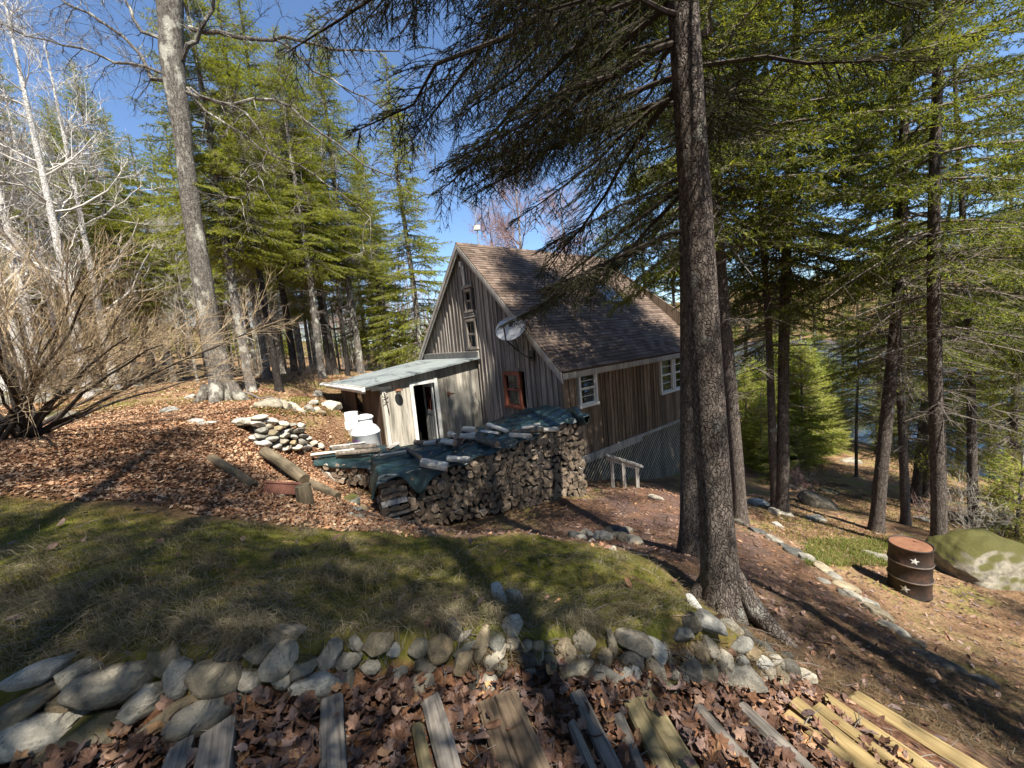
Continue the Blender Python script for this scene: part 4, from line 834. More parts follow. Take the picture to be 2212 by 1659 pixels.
# dry stone edge in front: (px, py, width, height, picture angle, kind 0 angular 1 rounded, material, label)
S_ = ['stone', 'stone_pale', 'stone_dark', 'stone_mossy', 'stone_tan']
BIG = [(93, 1450, 107, 42, -20, 0, 1, 'flat sunlit white stone in the grass at the far left end of the edge'), (187, 1447, 88, 48, -15, 0, 1, 'chunky pale stone with grass on top, left part of the edge'), (248, 1477, 150, 72, -20, 1, 0, 'large smooth oval stone, the biggest rounded one of the edge'),
       (317, 1511, 88, 58, -30, 0, 1, 'pale speckled block leaning below the large oval stone'), (355, 1421, 62, 64, 0, 0, 3, 'greenish stone half buried behind the edge above the oval stone'), (383, 1463, 52, 72, 0, 1, 1, 'upright white egg shaped stone with straw hanging over it'), (464, 1466, 98, 68, -5, 1, 4, 'brownish grey loaf shaped stone beside the mossy gap'),
       (67, 1525, 150, 58, -35, 0, 4, 'long slanting layered slab at the left picture edge'), (152, 1514, 68, 52, -10, 1, 4, 'shaded stone wedged right of the long slanting slab'), (70, 1582, 175, 68, -18, 1, 1, 'big pale boulder stone at the left, below the slanting slab'), (221, 1572, 118, 66, -15, 1, 3, 'dark mossy stone low in the left part of the edge'),
       (437, 1543, 135, 62, -32, 1, 0, 'grey granite oval lying on the ends of the two timbers'), (360, 1548, 112, 40, -30, 0, 4, 'flat tan slab under the pale speckled block'), (115, 1636, 98, 62, -40, 0, 4, 'ribbed brown stone at the bottom left corner'), (602, 1423, 74, 62, -25, 1, 1, 'pale knobbly round stone right of the mossy gap'),
       (595, 1380, 108, 46, -30, 0, 0, 'flat grey slab standing out above the pale knobbly stone'), (685, 1486, 108, 60, 5, 0, 1, 'broad pale stone with leaves against it, above the single grey timber'), (1074, 1288, 52, 36, 55, 0, 1, 'white crescent shaped stone standing on the moss bank'), (1111, 1293, 36, 36, 0, 0, 1, 'small white block beside the crescent stone on the bank'),
       (1107, 1352, 46, 42, -20, 0, 1, 'white jagged stone on the bank just above the edge'), (1368, 1387, 74, 46, 0, 0, 0, 'large blue grey block in the top course, near the trunk'), (1242, 1439, 80, 40, -15, 0, 4, 'wide dark tan stone under the yellowish one'), (1223, 1416, 46, 40, -20, 0, 4, 'yellowish square stone in the middle of the edge'),
       (1301, 1455, 84, 38, 0, 0, 0, 'wide speckled granite stone in the bottom course'), (1069, 1416, 64, 34, -42, 0, 0, 'slanting bluish slab left of the middle'), (999, 1429, 52, 38, -50, 0, 4, 'slanting tan stone over the leaves'), (909, 1475, 54, 42, 0, 1, 0, 'blue grey stone alone above the weathered grey timber'),
       (951, 1400, 52, 52, 0, 1, 4, 'round olive stone below the sunny tuft'), (1533, 1350, 64, 42, 40, 0, 0, 'long stone slab leaning at the foot of the near spruce'), (1575, 1357, 52, 38, 25, 0, 0, 'bluish block on top of the heap by the spruce root'), (1602, 1458, 88, 48, 10, 0, 0, 'broad sunlit grey slab low in the heap by the root'),
       (1560, 1425, 42, 44, 0, 0, 1, 'brightest white stone, in a sun fleck in the heap by the root'), (1658, 1407, 66, 26, 35, 0, 2, 'dark slab sloping down along the spruce root'), (1739, 1462, 42, 30, 20, 0, 1, 'pale stone at the right tip of the edge'), (1704, 1444, 42, 38, 20, 1, 2, 'dark rounded stone next to the right tip of the edge')]
SMALL = [(655, 1438, 60, 46, -20), (712, 1410, 55, 45, -30), (752, 1425, 55, 32, -30), (818, 1386, 60, 45, -40), (607, 1468, 40, 36, 0), (750, 1468, 30, 45, 0), (768, 1388, 30, 28, 0), (850, 1403, 28, 26, 0), (903, 1399, 42, 34, -20), (919, 1437, 46, 34, 10), (978, 1355, 40, 42, 0), (1002, 1371, 36, 15, -40),
         (1002, 1397, 50, 26, -40), (1039, 1389, 70, 28, -75), (1071, 1384, 38, 42, 0), (1081, 1440, 36, 24, -60), (1023, 1475, 42, 30, 70), (1058, 1469, 32, 36, 0), (1106, 1389, 34, 22, -20), (1133, 1397, 36, 22, -35), (1160, 1395, 32, 26, -50), (1183, 1399, 26, 24, 0), (1137, 1424, 44, 32, 0), (1162, 1419, 28, 36, 0),
         (1187, 1432, 34, 42, 0), (1215, 1393, 38, 24, -25), (1262, 1384, 48, 38, 10), (1258, 1411, 32, 19, 0), (1143, 1451, 30, 28, 0), (1170, 1453, 30, 28, 0), (1322, 1389, 52, 19, 85), (1306, 1419, 32, 32, 0), (1360, 1424, 56, 34, 0), (1362, 1456, 48, 38, 0), (1416, 1404, 46, 42, 20), (1440, 1408, 40, 17, 80),
         (1414, 1443, 60, 38, 60), (1449, 1449, 34, 27, 0), (1448, 1429, 26, 18, 0), (1453, 1480, 42, 32, 0), (1499, 1307, 46, 22, 50), (1494, 1343, 36, 38, 0), (1476, 1372, 40, 34, 20), (1611, 1375, 30, 28, 30), (1602, 1392, 46, 28, -15), (1533, 1394, 42, 26, 70), (1512, 1405, 42, 36, 30), (1484, 1410, 30, 20, 60),
         (1620, 1410, 46, 34, -10), (1603, 1428, 36, 24, 70), (1644, 1428, 46, 30, 10), (1655, 1453, 36, 34, 20), (1673, 1428, 34, 30, 0), (1490, 1450, 58, 42, -50), (1526, 1448, 46, 40, -45), (1549, 1462, 30, 26, 0), (1565, 1478, 32, 28, 0), (1686, 1462, 32, 38, 0), (1700, 1420, 26, 22, 0), (800, 1440, 40, 26, 0), (860, 1452, 36, 26, 10), (1215, 1462, 34, 22, 0), (1398, 1478, 40, 24, 0), (500, 1410, 60, 30, -10), (535, 1470, 50, 40, 0)]
def px_rock(e, big, group, label, depthk=.8, sink=-.22, mats=None):
    px, py, w, h, a = e[:5]; p = hit1(px, py); z = p @ cF; k = z / FPX; W_, H_ = w * k, h * k; dd = depthk * (W_ + H_) / 2
    kd = e[5] if big else rs.randint(2); mt = S_[e[6]] if big else (mats or S_)[rs.choice(len(mats or S_), p=None if mats else [.45, .15, .12, .13, .15])]
    return put_rock(p, W_ * 1.08, H_ * 1.12, dd, a, kd, mt, label, 'stone', group, sink=dd * sink)
for e in BIG: px_rock(e, True, 'stones of the low dry edge', e[7])
for e in SMALL: px_rock(e, False, 'stones of the low dry edge', 'small grey or tan stone fitted in the low dry edge between bigger ones')
# stones edging the path
c6 = lambda x, y: (1253.4 + .3111 * x, 958.5 + .3111 * y)
EDGE = [(*c6(1240, 620), 44, 16, 25), (*c6(1350, 680), 40, 18, 20), (*c6(1420, 720), 30, 14, 20), (*c6(1490, 765), 46, 22, 25), (*c6(1570, 805), 44, 24, 30), (*c6(1690, 880), 48, 26, 30), (*c6(1760, 925), 34, 18, 20), (*c6(1840, 1000), 56, 24, 15), (*c6(1830, 1050), 30, 16, 25), (*c6(1890, 1065), 40, 20, 20), (*c6(1980, 1110), 50, 20, 20), (*c6(2060, 1190), 56, 30, 20),
        (1896, 1329, 50, 22, 15), (1931, 1363, 56, 22, 25), (1966, 1386, 50, 18, 20), (2020, 1431, 100, 30, 20), (2126, 1476, 60, 24, 20), (*c6(2100, 1275), 30, 12, 20), (*c6(1100, 560), 36, 22, 30), (*c6(1690, 960), 26, 12, 10)]
for e in EDGE: px_rock((e[0], e[1], e[2] * .92, e[3] * .92, e[4]), False, 'stones edging the path', 'pale flat stone half sunk along the outer edge of the path', 1.4, .22, ['stone', 'stone_dark', 'stone', 'stone_tan'])
# heap of stones on the path side of the bank
PILE = [(*c6(40, 620), 30, 17, -10), (*c6(8, 655), 24, 16, 10), (*c6(75, 632), 18, 13, 0), (*c6(125, 650), 20, 28, 20), (*c6(180, 655), 30, 30, 0), (*c6(240, 600), 40, 22, 0), (*c6(250, 640), 30, 18, 10), (*c6(305, 670), 32, 32, -40), (*c6(372, 690), 36, 32, 20), (*c6(325, 605), 26, 18, 10), (*c6(80, 680), 14, 14, 0), (*c6(-30, 640), 34, 18, 5), (*c6(290, 625), 24, 22, 0)]
for k, e in enumerate(PILE): px_rock(e, False, 'stones of the small heap', 'grey stone in the small heap between the bank and the path', .9, -.15, ['stone', 'stone_dark'] if k not in (1, 3, 10) else ['stone_pale'])
px_rock((*c6(220, 735), 18, 15, 0, 0, 1), True, None, 'lone white stone in front of the small heap', 1, .1)
px_rock((*c6(420, 770), 18, 12, 0, 0, 0), True, None, 'lone grey stone at the right of the small heap', 1, .1)
# dry stone retaining wall at the back left
for row in range(7):
    x = rs.uniform(0, .12)
    while x < 1:
        wd = rs.uniform(.18, .38); px = 512 + 150 * x; top = np.interp(x, [0, .25, 1], [898, 903, 924]); bot = np.interp(x, [0, .25, .7, 1], [908, 958, 973, 968]); x += wd * .88 * 831 / 9.0 / 150
        p = hit1(px, bot); kz = (p @ cF) / FPX; zz_ = (bot - top) * kz
        if row * .112 > zz_ - .03: continue
        p = p + [rs.uniform(-.02, .02), .05 + row * .045, .03 + row * .112]
        put_rock(p, wd, rs.uniform(.11, .17), .34, rs.uniform(-14, 10), rs.randint(2), ['stone', 'stone_pale', 'stone_tan'][rs.choice(3, p=[.35, .5, .15])], 'sunlit flat stone laid in the dry stone wall on the leafy slope', 'stone', 'stones of the back dry stone wall', sink=-.02)
# row of boulders behind it, and single rocks
c4 = lambda x, y: (442.4 + .2445 * x, 774.2 + .2445 * y)
ROWB = [(*c4(560, 420), 52, 30, 0, 1, 0), (*c4(700, 435), 30, 32, 0, 1, 0), (*c4(780, 440), 26, 26, 0, 0, 1), (*c4(840, 465), 24, 14, 0, 0, 1), (*c4(940, 400), 28, 14, -10, 0, 1), (*c4(925, 455), 24, 22, 0, 0, 0), (*c4(985, 455), 16, 12, 0, 1, 1), (*c4(1115, 430), 44, 26, 5, 0, 1), (*c4(1010, 330), 24, 22, 0, 1, 0), (*c4(570, 385), 14, 9, 0, 0, 1), (*c4(320, 340), 20, 16, 0, 1, 0), (*c4(1000, 480), 30, 12, 0, 0, 4)]
for e in ROWB: px_rock(e, True, 'boulders in the row before the trees', 'grey sunlit boulder in the row below the trees, left of the shed', 1.2, .25)
for e, lab in (((*c4(40, 580), 44, 12, -5, 0, 1), 'flat pale slab on the leaves left of the dry stone wall'), ((*c4(-60, 560), 40, 9, 0, 0, 1), 'thin stone slab in the leaves, left of the pale slab'), ((*c4(900, 720), 22, 14, 0, 0, 1), 'pale stone fallen from the wall end'), ((*c4(880, 800), 26, 20, 10, 0, 0), 'grey stone lying below the wall end'), ((*c4(1000, 775), 24, 14, 20, 0, 1), 'white stone lying behind the low tarp'),
               ((*c4(940, 760), 26, 12, -15, 0, 1), 'flat stone between the wall end and the low tarp'), ((415, 860, 26, 16, 0, 0, 1), 'white rock at the foot of the big maple'), ((367, 890, 34, 22, 0, 1, 0), 'grey rock half buried in leaves before the maple'), ((60, 872, 90, 46, 10, 1, 3), 'mossy boulder behind the bare shrub'), ((150, 905, 70, 34, 0, 1, 3), 'mossy rock at the foot of the bare shrub'),
               ((230, 845, 40, 20, 0, 1, 3), 'mossy rock in the clearing behind the shrub tips'), ((300, 835, 30, 16, 5, 0, 0), 'grey rock beyond the shrub, left of the big maple'), ((120, 850, 46, 22, 0, 0, 3), 'mossy ledge rock behind the shrub stems'), ((435, 912, 40, 14, 0, 0, 1), 'pale rock flush with the leaves below the maple'), ((*c4(1280, 1280), 40, 36, 10, 1, 3), 'round mossy stone left of the long firewood stack'), ((*c4(1340, 1350), 24, 16, 0, 0, 1), 'white stone in front of the mossy one by the stack'), ((*c4(1290, 1395), 18, 16, 0, 0, 1), 'small pale stone lowest by the stack'), ((*c4(1370, 1420), 30, 20, 0, 0, 0), 'blue grey stone at the near corner of the stack'), ((*c4(1400, 1350), 20, 26, 0, 1, 4), 'brown stone tucked against the stack'),
               ((*c4(690, 1215), 16, 8, 20, 0, 1), 'small white stone under the planter'), ((1640, 1090, 42, 22, 20, 1, 1), 'pale boulder left of the forked trunk'), ((1690, 1112, 50, 20, 25, 1, 1), 'low pale rock at the foot of the forked trunk'), ((*c6(1650, 440), 74, 46, 20, 0, 2), 'dark ledge rock right of the forked trunk'), ((*c6(1640, 530), 44, 18, 5, 0, 0), 'flat grey slab before the dark ledge rock'), ((*c6(1370, 570), 24, 14, 10, 0, 1), 'bright white stone beside the path, below the forked trunk'),
               ((*c6(1500, 315), 40, 20, 20, 1, 3), 'dark mossy rock beyond the forked trunk'), ((*c6(1730, 340), 34, 16, 10, 1, 3), 'dark mossy hump behind the ledge rock'), ((1835, 1000, 40, 20, -5, 1, 0), 'rounded grey rock on the lake path'), ((2000, 1125, 40, 18, 0, 0, 1), 'pale rock between the two trunks above the barrel'), ((*c6(530, 380), 34, 10, 10, 0, 1), 'pale stones by the foot of the cabin lattice'), ((1898, 1205, 60, 22, 25, 0, 0), 'flat stone sheet in the grass left of the barrel')):
    px_rock(e, True, None, lab, 1.2, .25)
pb = hit1(2150, 1280); me = rock_mesh(177, 1, 6); V = me.v[0]; nn = nrm(V)
for f_, a_ in ((2.2, .06), (5., .04), (11., .02), (23., .010)): q_ = rs.uniform(-f_, f_, (4, 3)); V = V + nn * (a_ * (np.abs(np.sin(V @ q_[0] + 1) * np.sin(V @ q_[1] + 2)) - .4))[:, None]
me.v[0] = V; o = link_mesh('boulder', me.mesh('boulder', [M['boulder_rock']], True)); o.matrix_world = Matrix.Translation(Vector(pb + np.array([.62, .70, .05]))) @ Matrix.Rotation(.5, 4, 'Z') @ Matrix.Rotation(.18, 4, 'Y') @ Matrix.Diagonal((.95, .72, .62, 1)); tag(o, 'large mossy boulder behind the barrel', 'boulder')
pb = hit1(2062, 1215); put_rock(pb + [0, .05, .02], .25, .16, .2, -10, 0, 'stone_pale', 'small white stone between the barrel and the boulder')
# ---------------------------------------------------------------- stair timbers
TIMB = []
TIM = [((390, 1598), (368, 1659), 45, 'old_grey_timber', 'weathered grey stair timber at the left, its end under a stone'), ((452, 1573), (437, 1659), 36, 'old_grey_timber', 'dark split half of the leftmost pair of grey timbers'), ((485, 1553), (472, 1659), 36, 'old_grey_timber', 'pale right half of the leftmost pair of grey timbers'),
       ((715, 1503), (722, 1659), 46, 'old_grey_timber', 'smooth grey timber running straight to the broad pale stone'), ((900, 1563), (918, 1659), 26, 'olive_timber', 'thin pale yellow timber half covered with leaves'), ((930, 1503), (968, 1659), 40, 'old_grey_timber', 'cracked silver timber with a black split, left of the wide brown pair'), ((1048, 1509), (1096, 1659), 40, 'brown_timber', 'dark narrower timber of the wide brown pair'),
       ((1090, 1493), (1162, 1659), 52, 'brown_timber', 'broad brown timber with dark grain, right one of the wide pair'), ((1234, 1555), (1277, 1659), 20, 'old_grey_timber', 'thin dark grey timber edge sunk in the needles'), ((1245, 1493), (1325, 1659), 34, 'old_grey_timber', 'grey cracked timber under the sunny leaves'), ((1335, 1541), (1386, 1659), 24, 'old_grey_timber', 'narrow grey timber left of the olive pair'),
       ((1362, 1509), (1440, 1659), 36, 'olive_timber', 'leaf strewn left timber of the olive pair'), ((1388, 1490), (1492, 1659), 42, 'olive_timber', 'clean right timber of the olive pair'), ((1506, 1521), (1626, 1659), 26, 'old_grey_timber', 'slim bluish grey timber among the leaves'), ((1601, 1521), (1751, 1659), 30, 'old_grey_timber', 'slim silver timber with a leaf on it, right of centre'),
       ((1700, 1535), (1858, 1659), 24, 'yellow_timber', 'lowest front edge of the first yellow timber pair'), ((1716, 1511), (1900, 1659), 34, 'yellow_timber', 'upper timber of the first yellow pair'), ((1766, 1521), (1958, 1659), 26, 'yellow_timber', 'shaded yellow timber between the two yellow pairs'), ((1782, 1502), (2004, 1659), 30, 'yellow_timber', 'bright yellow timber second from the path'), ((1841, 1496), (2112, 1659), 38, 'yellow_timber', 'outermost yellow timber, next to the path')]
def qz(px, py): p = march([px], [py], stair_h)[0]; return p
for k, (a, c, w, mt, lab) in enumerate(TIM):
    p = qz(*a); z = p[2] + .075 + .012 * (k % 3); p = atz(*a, z); q = atz(*c, z); d = nrm(q - p); wd = w * (p @ cF) / FPX * .98; L = 1.7; TIMB.append((p[:2], d[:2], wd))
    m = MB(); n = 9; hgt = .14; V = []
    bx_, by_ = rs.uniform(-.014, .014), rs.uniform(-.010, .004); rl_ = rs.uniform(-.05, .05)
    for i in range(n):
        t = L * i / (n - 1); j = rs.uniform(-.003, .003, (8, 2))
        e = .012; pr_ = [(-wd / 2 + e, -hgt), (wd / 2 - e, -hgt), (wd / 2, -hgt + e), (wd / 2, -e), (wd / 2 - e, 0), (-wd / 2 + e, 0), (-wd / 2, -e), (-wd / 2, -hgt + e)]
        V += [[x + j[b_, 0] + bx_ * math.sin(t * 2.2), y + j[b_, 1] + by_ * math.sin(t * 1.8) + rl_ * x * (t / L), t + (rs.uniform(-.012, .012) if i == 0 else 0)] for b_, (x, y) in enumerate(pr_)]
    F = [[i * 8 + b_, i * 8 + (b_ + 1) % 8, i * 8 + 8 + (b_ + 1) % 8, i * 8 + 8 + b_] for i in range(n - 1) for b_ in range(8)]; m.add(V, F); m.f.append((np.array([list(range(8))[::-1]]), 0)); m.f.append((np.array([[8 * (n - 1) + i for i in range(8)]]), 0))
    s = nrm(np.cross([0, 0, 1.], d)); o = m.build('stair_timber', M[mt]); o.matrix_world = Matrix.Translation(Vector(p)) @ Matrix((s, np.cross(d, s), d)).transposed().to_4x4(); tag(o, lab, 'timber', 'timbers of the outdoor stair')
# ---------------------------------------------------------------- barrel
pb = hit1(2000, 1300); t = thing('barrel', 'rusty steel barrel with two white stars and a rust brown lid', 'barrel', (pb[0] - .02, pb[1] + .24, pb[2] + .02)); r, hh = .262, .84
prof = [(0, .01), (r - .01, .01), (r + .008, 0), (r + .008, .02), (r, .03)]
for zc in (.29, .56): prof += [(r, zc - .03), (r + .012, zc - .012), (r + .014, zc), (r + .012, zc + .012), (r, zc + .03)]
prof += [(r, hh - .03), (r + .008, hh - .02), (r + .01, hh), (r - .004, hh), (r - .01, hh - .02)]
m = MB(); m.lathe(prof, 56); m.build('body', [M['rust']], t, smooth=True)
m = MB(); m.lathe([(r - .008, hh - .018), (.2, hh - .012), (0, hh - .016)], 56); m.lathe([(.0, hh + .002), (.03, hh), (.03, hh - .02)], 12, 0, (.14, .05, 0)); m.build('lid', [M['rust_lid']], t)
m = MB()
for zc in (.29, .56): m.lathe([(r + .0125, zc - .011), (r + .0165, zc), (r + .0125, zc + .011)], 56)
m.build('worn_hoop', [M['worn_edge']], t)
va = math.atan2(-pb[1], -pb[0])
def star(a, z, sz):
    m = MB(); q = [(sz * (1 if k % 2 == 0 else .42) * math.sin(k * math.pi / 5 + .15), sz * (1 if k % 2 == 0 else .42) * math.cos(k * math.pi / 5 + .15)) for k in range(10)]; P = [[(r + .003) * math.cos(a + u / r), (r + .003) * math.sin(a + u / r), z + v] for u, v in q]; c = [(r + .004) * math.cos(a), (r + .004) * math.sin(a), z]
    m.add(P + [c], [[k, (k + 1) % 10, 10] for k in range(10)]); m.build('star', [M['star_white']], t)
star(va + .22, .665, .06); star(va - .16, .16, .068)
# ---------------------------------------------------------------- landscape logs, stump and planter on the leafy slope
def lay_log(a, c, r, mat, label, lift=0., ends=True, name='log'):
    p, q = hit1(*a), hit1(*c); p = p + [0, 0, r * .6 + lift]; q = q + [0, 0, r * .6 + lift]; L = np.linalg.norm(q - p); m = MB(); K = 9; z = np.linspace(0, L, K); P = np.stack([.02 * np.sin(z * 2.2), .02 * np.cos(z * 1.7), z], 1)
    m.tubes([P], r * (1 + .05 * np.sin(z * 9)), 18, 0, True); o = m.build(name, M[mat], smooth=False); o.matrix_world = Matrix.Translation(Vector(p)) @ Vector(q - p).to_track_quat('Z', 'Y').to_matrix().to_4x4(); return tag(o, label, 'log')
lay_log((574, 996), (660, 1055), .095, 'log_mossy', 'long peeled log lying down the leafy slope, its sawn end on a stump', .1); lay_log((668, 1050), (728, 1080), .07, 'log_mossy', 'shorter log lying right of the sawn ended one'); lay_log((455, 992), (548, 1052), .07, 'log_mossy', 'mossy half rotted log sunk in leaves, left of the planter', -.04)
p = hit1(659, 1088); m = MB(); m.tubes([[[0, 0, -.1], [.01, 0, .12], [0, 0, .28]]], [[.12, .11, .10]], 16, 0, True); tag(m.build('stump', M['log_mossy'], loc=p), 'dark short stump under the end of the long log', 'stump')
p = hit1(613, 1068); pl = thing('planter', 'reddish brown ribbed planter box tipped on its side in the leaves', 'planter', p); pl.rotation_euler = (-.45, .16, .05)
m = MB(); Wd, Hd, Dd = .54, .17, .17; th = .012
for c, d in (((0, -Dd / 2, Hd / 2), (Wd - .04, th, Hd)), ((0, Dd / 2, Hd / 2), (Wd - .04, th, Hd)), ((-Wd / 2 + .02, 0, Hd / 2), (th, Dd - th, Hd)), ((Wd / 2 - .02, 0, Hd / 2), (th, Dd - th, Hd)), ((0, 0, .006), (Wd - .06, Dd - .014, th))): m.box(c, d)
for k in range(19): m.box([-.23 + k * .0255, -Dd / 2 - .009, Hd / 2 - .015], [.011, .01, Hd - .04])
m.build('box', [M['planter_clay']], pl)
m = MB(); m.box([0, -Dd / 2 - .008, Hd - .008], [Wd, .03, .03]); m.box([0, Dd / 2 + .008, Hd - .008], [Wd, .03, .03]); m.box([-Wd / 2 + .01, 0, Hd - .008], [.03, Dd - .015, .03]); m.box([Wd / 2 - .01, 0, Hd - .008], [.03, Dd - .015, .03]); m.build('rim', [M['planter_clay']], pl)
# ---------------------------------------------------------------- trees
def curve3(o, d, l, droop, K, rs, wob=.0):
    t = np.linspace(0, 1, K)[None, :, None]; P = o[:, None] + d[:, None] * l[:, None, None] * t
    P[..., 2] += -(droop[:, None] * l[:, None]) * (t[..., 0] ** 2)
    if wob: P[:, 1:] += np.cumsum(rs.normal(size=P[:, 1:].shape), 1) * (wob * l[:, None, None] / K)
    return P
def needles_on(mb, O, D, Ln, droop, rs, step, nl, nw, m=1, tri=True):
    cnt = np.maximum(1, (Ln / step).astype(int)); idx = np.repeat(np.arange(len(O)), cnt); n = len(idx); t = rs.uniform(.05, 1.02, n)
    p = O[idx] + D[idx] * (Ln[idx] * t)[:, None]; p[:, 2] -= droop[idx] * Ln[idx] * t * t
    q = rs.normal(size=(n, 3)); d = D[idx]; q = nrm(q - d * (q * d).sum(1)[:, None]); q[:, 2] += .12; o = nrm(q * .8 + d * .75); w = nrm(np.cross(o, rs.normal(size=(n, 3))))
    l = nl * rs.uniform(.6, 1.25, n)[:, None]; hw_ = nw / 2
    V = np.stack([p - w * hw_, p + w * hw_, p + o * l], 1).reshape(-1, 3); mb.add(V, np.arange(3 * n).reshape(-1, 3), m)
def trunk_mb(H, r0, rs, sides=12, flare=.5, lean=(0, 0), lobes=0, K=26, rtop=.02, sway=.05, z0=-.5):
    if lobes: sway = .012
    z = np.concatenate([np.linspace(z0, 1.2, 9), np.linspace(1.5, H, K - 9)]); ph = rs.uniform(0, 6, 2)
    P = np.stack([lean[0] * z + sway * np.sin(z * .5 + ph[0]) - sway * math.sin(ph[0]), lean[1] * z + sway * np.sin(z * .43 + ph[1]) - sway * math.sin(ph[1]), z], 1)
    zz = np.clip(z, 0, None); r = rtop + (r0 - rtop) * (1 - zz / H) ** .8 * (1 + flare * np.exp(-zz / .28))
    a = np.arange(sides) * 2 * math.pi / sides
    lo = 1 + lobes * np.exp(-zz / .35)[:, None] * (np.cos(3 * a + ph[0]) + .6 * np.cos(5 * a + ph[1]))[None]
    lo = lo * (1 + .025 * np.sin(4 * a[None] + z[:, None] * 2.3 + ph[0]) * (1 if sides > 9 else 0))
    V = np.stack([P[:, 0:1] + r[:, None] * lo * np.cos(a), P[:, 1:2] + r[:, None] * lo * np.sin(a), np.repeat(z[:, None], sides, 1)], -1).reshape(-1, 3)
    k = np.arange(len(z) - 1)[:, None] * sides; j = np.arange(sides)[None]; j2 = (j + 1) % sides; m = MB()
    m.add(V, np.stack([k + j, k + j2, k + sides + j2, k + sides + j], -1).reshape(-1, 4))
    def at(h): return np.array([np.interp(h, z, P[:, 0]), np.interp(h, z, P[:, 1]), h]), float(np.interp(h, z, r))
    return m, at
def spruce(seed, H, r0, zb, L0, zd=1.2, whorl=.36, nb=4, tw=.12, nl=.085, nw=.021, step=.035, elev=(-14, 34), droop=(.22, .05), sides=10, deadn=26, deadL=1.1, sub=0, hang=0, thin=1.0, lean=(0, 0), lobes=0, wood=True, flare=.5, shape=.8, tsub=4, azr=None, twl=1.0, ztop=None):
    rs = np.random.RandomState(seed); tm, at = trunk_mb(H, r0, rs, sides, flare, lean, lobes); cm = MB(); dm = MB(); ztop = ztop or H
    BO, BD, BL, BE, BR = [], [], [], [], []; z = zb
    while z < min(H - .25, ztop):
        f = (z - zb) / (H - zb)
        for k in range(nb if f < .85 else 4):
            if rs.rand() > thin: continue
            az = rs.uniform(0, 2 * math.pi); L = L0 * (1 - f) ** shape * (.62 + .38 * min(1, f * 7)) * rs.uniform(.68, 1.12) + .12
            if azr and f < .5: az = azr[0] + rs.uniform(-azr[1], azr[1]) if rs.rand() < azr[2] else az
            c, r = at(min(z + rs.uniform(-.12, .12), H - .05)); e = math.radians(elev[0] + (elev[1] - elev[0]) * f + rs.uniform(-8, 8))
            BO.append(c); BD.append([math.cos(az) * math.cos(e), math.sin(az) * math.cos(e), math.sin(e)]); BL.append(L); BE.append(droop[0] + (droop[1] - droop[0]) * f + rs.uniform(-.05, .05)); BR.append(min(.011 * L + .004, r * .6))
        z += whorl * rs.uniform(.75, 1.25) * (1 if f < .7 else .75)
    BO, BD, BL, BE, BR = map(np.array, (BO, BD, BL, BE, BR)); K = 7; t = np.linspace(0, 1, K)
    BP = BO[:, None] + BD[:, None] * (BL[:, None] * t)[..., None]; BP[..., 2] += BL[:, None] * (-BE[:, None] * t ** 1.6 * 1.0 + .16 * np.maximum(0, BE)[:, None] * 2 * t ** 4)
    BP[:, 1:-1, :2] += rs.normal(size=(len(BL), K - 2, 2)) * .02 * BL[:, None, None]
    cm.tubes(BP, BR[:, None] * (1 - .85 * t)[None], tsub, 0)
    TO, TD, TL = [], [], []
    for i in range(len(BL)):
        L = BL[i]; n = max(3, int(L * .9 / tw)); s = np.linspace(.12 if L < 1.2 else .2, 1.0, n) + rs.uniform(-.02, .02, n); s = np.clip(s, .05, 1)
        P = np.stack([np.interp(s, t, BP[i, :, c]) for c in range(3)], 1); g = nrm(np.stack([np.interp(s, t, np.gradient(BP[i, :, c])) for c in range(3)], 1)); sd = nrm(np.cross(g, [0, 0, 1.]))
        for q in (-1, 1):
            k = rs.rand(n) < (.93 if sub else .96); l = np.clip(.42 * L * (1.05 - s) + .10, .10, .75) * rs.uniform(.6, 1.2, n) * twl
            TO.append(P[k]); TD.append(nrm(g * rs.uniform(.45, .8, (n, 1)) + q * sd * .8 + [0, 0, -.10] + rs.normal(size=(n, 3)) * .10)[k]); TL.append(l[k])
        TO.append(P[-1:]); TD.append(g[-1:]); TL.append(np.array([.16]))
        if hang:
            k = rs.rand(n) < hang; TO.append(P[k]); TD.append(nrm(g * .25 + [0, 0, -1.] + rs.normal(size=(n, 3)) * .22)[k]); TL.append(rs.uniform(.15, .5, n)[k])
    TO, TD, TL = np.concatenate(TO), np.concatenate(TD), np.concatenate(TL); dr = np.full(len(TL), .18)
    if sub:
        so_, sd_, sl_ = [], [], []
        for u in np.linspace(.25, .92, sub):
            for q in (-1, 1):
                k = rs.rand(len(TL)) < .8; side_ = nrm(np.cross(TD, [0, 0, 1.])); p = TO + TD * (TL * u)[:, None]; p[:, 2] -= dr * TL * u * u
                so_.append(p[k]); sd_.append(nrm(TD * .7 + q * side_ * .65 + [0, 0, -.12] + rs.normal(size=TD.shape) * .12)[k]); sl_.append((TL * (1.05 - u) * .62 + .04)[k])
        TO, TD, TL = np.concatenate([TO] + so_), np.concatenate([TD] + sd_), np.concatenate([TL] + sl_); dr = np.full(len(TL), .18)
    if wood:
        P = np.stack([TO, TO + TD * (TL * .5)[:, None] + np.array([0, 0, -1.]) * (dr * TL * .25)[:, None], TO + TD * TL[:, None] + np.array([0, 0, -1.]) * (dr * TL)[:, None]], 1); cm.tubes(P, np.array([.0045, .0035, .0015])[None] * (1 if sub else 1.2), 3, 0)
    needles_on(cm, TO, TD, TL, dr, rs, step, nl, nw)
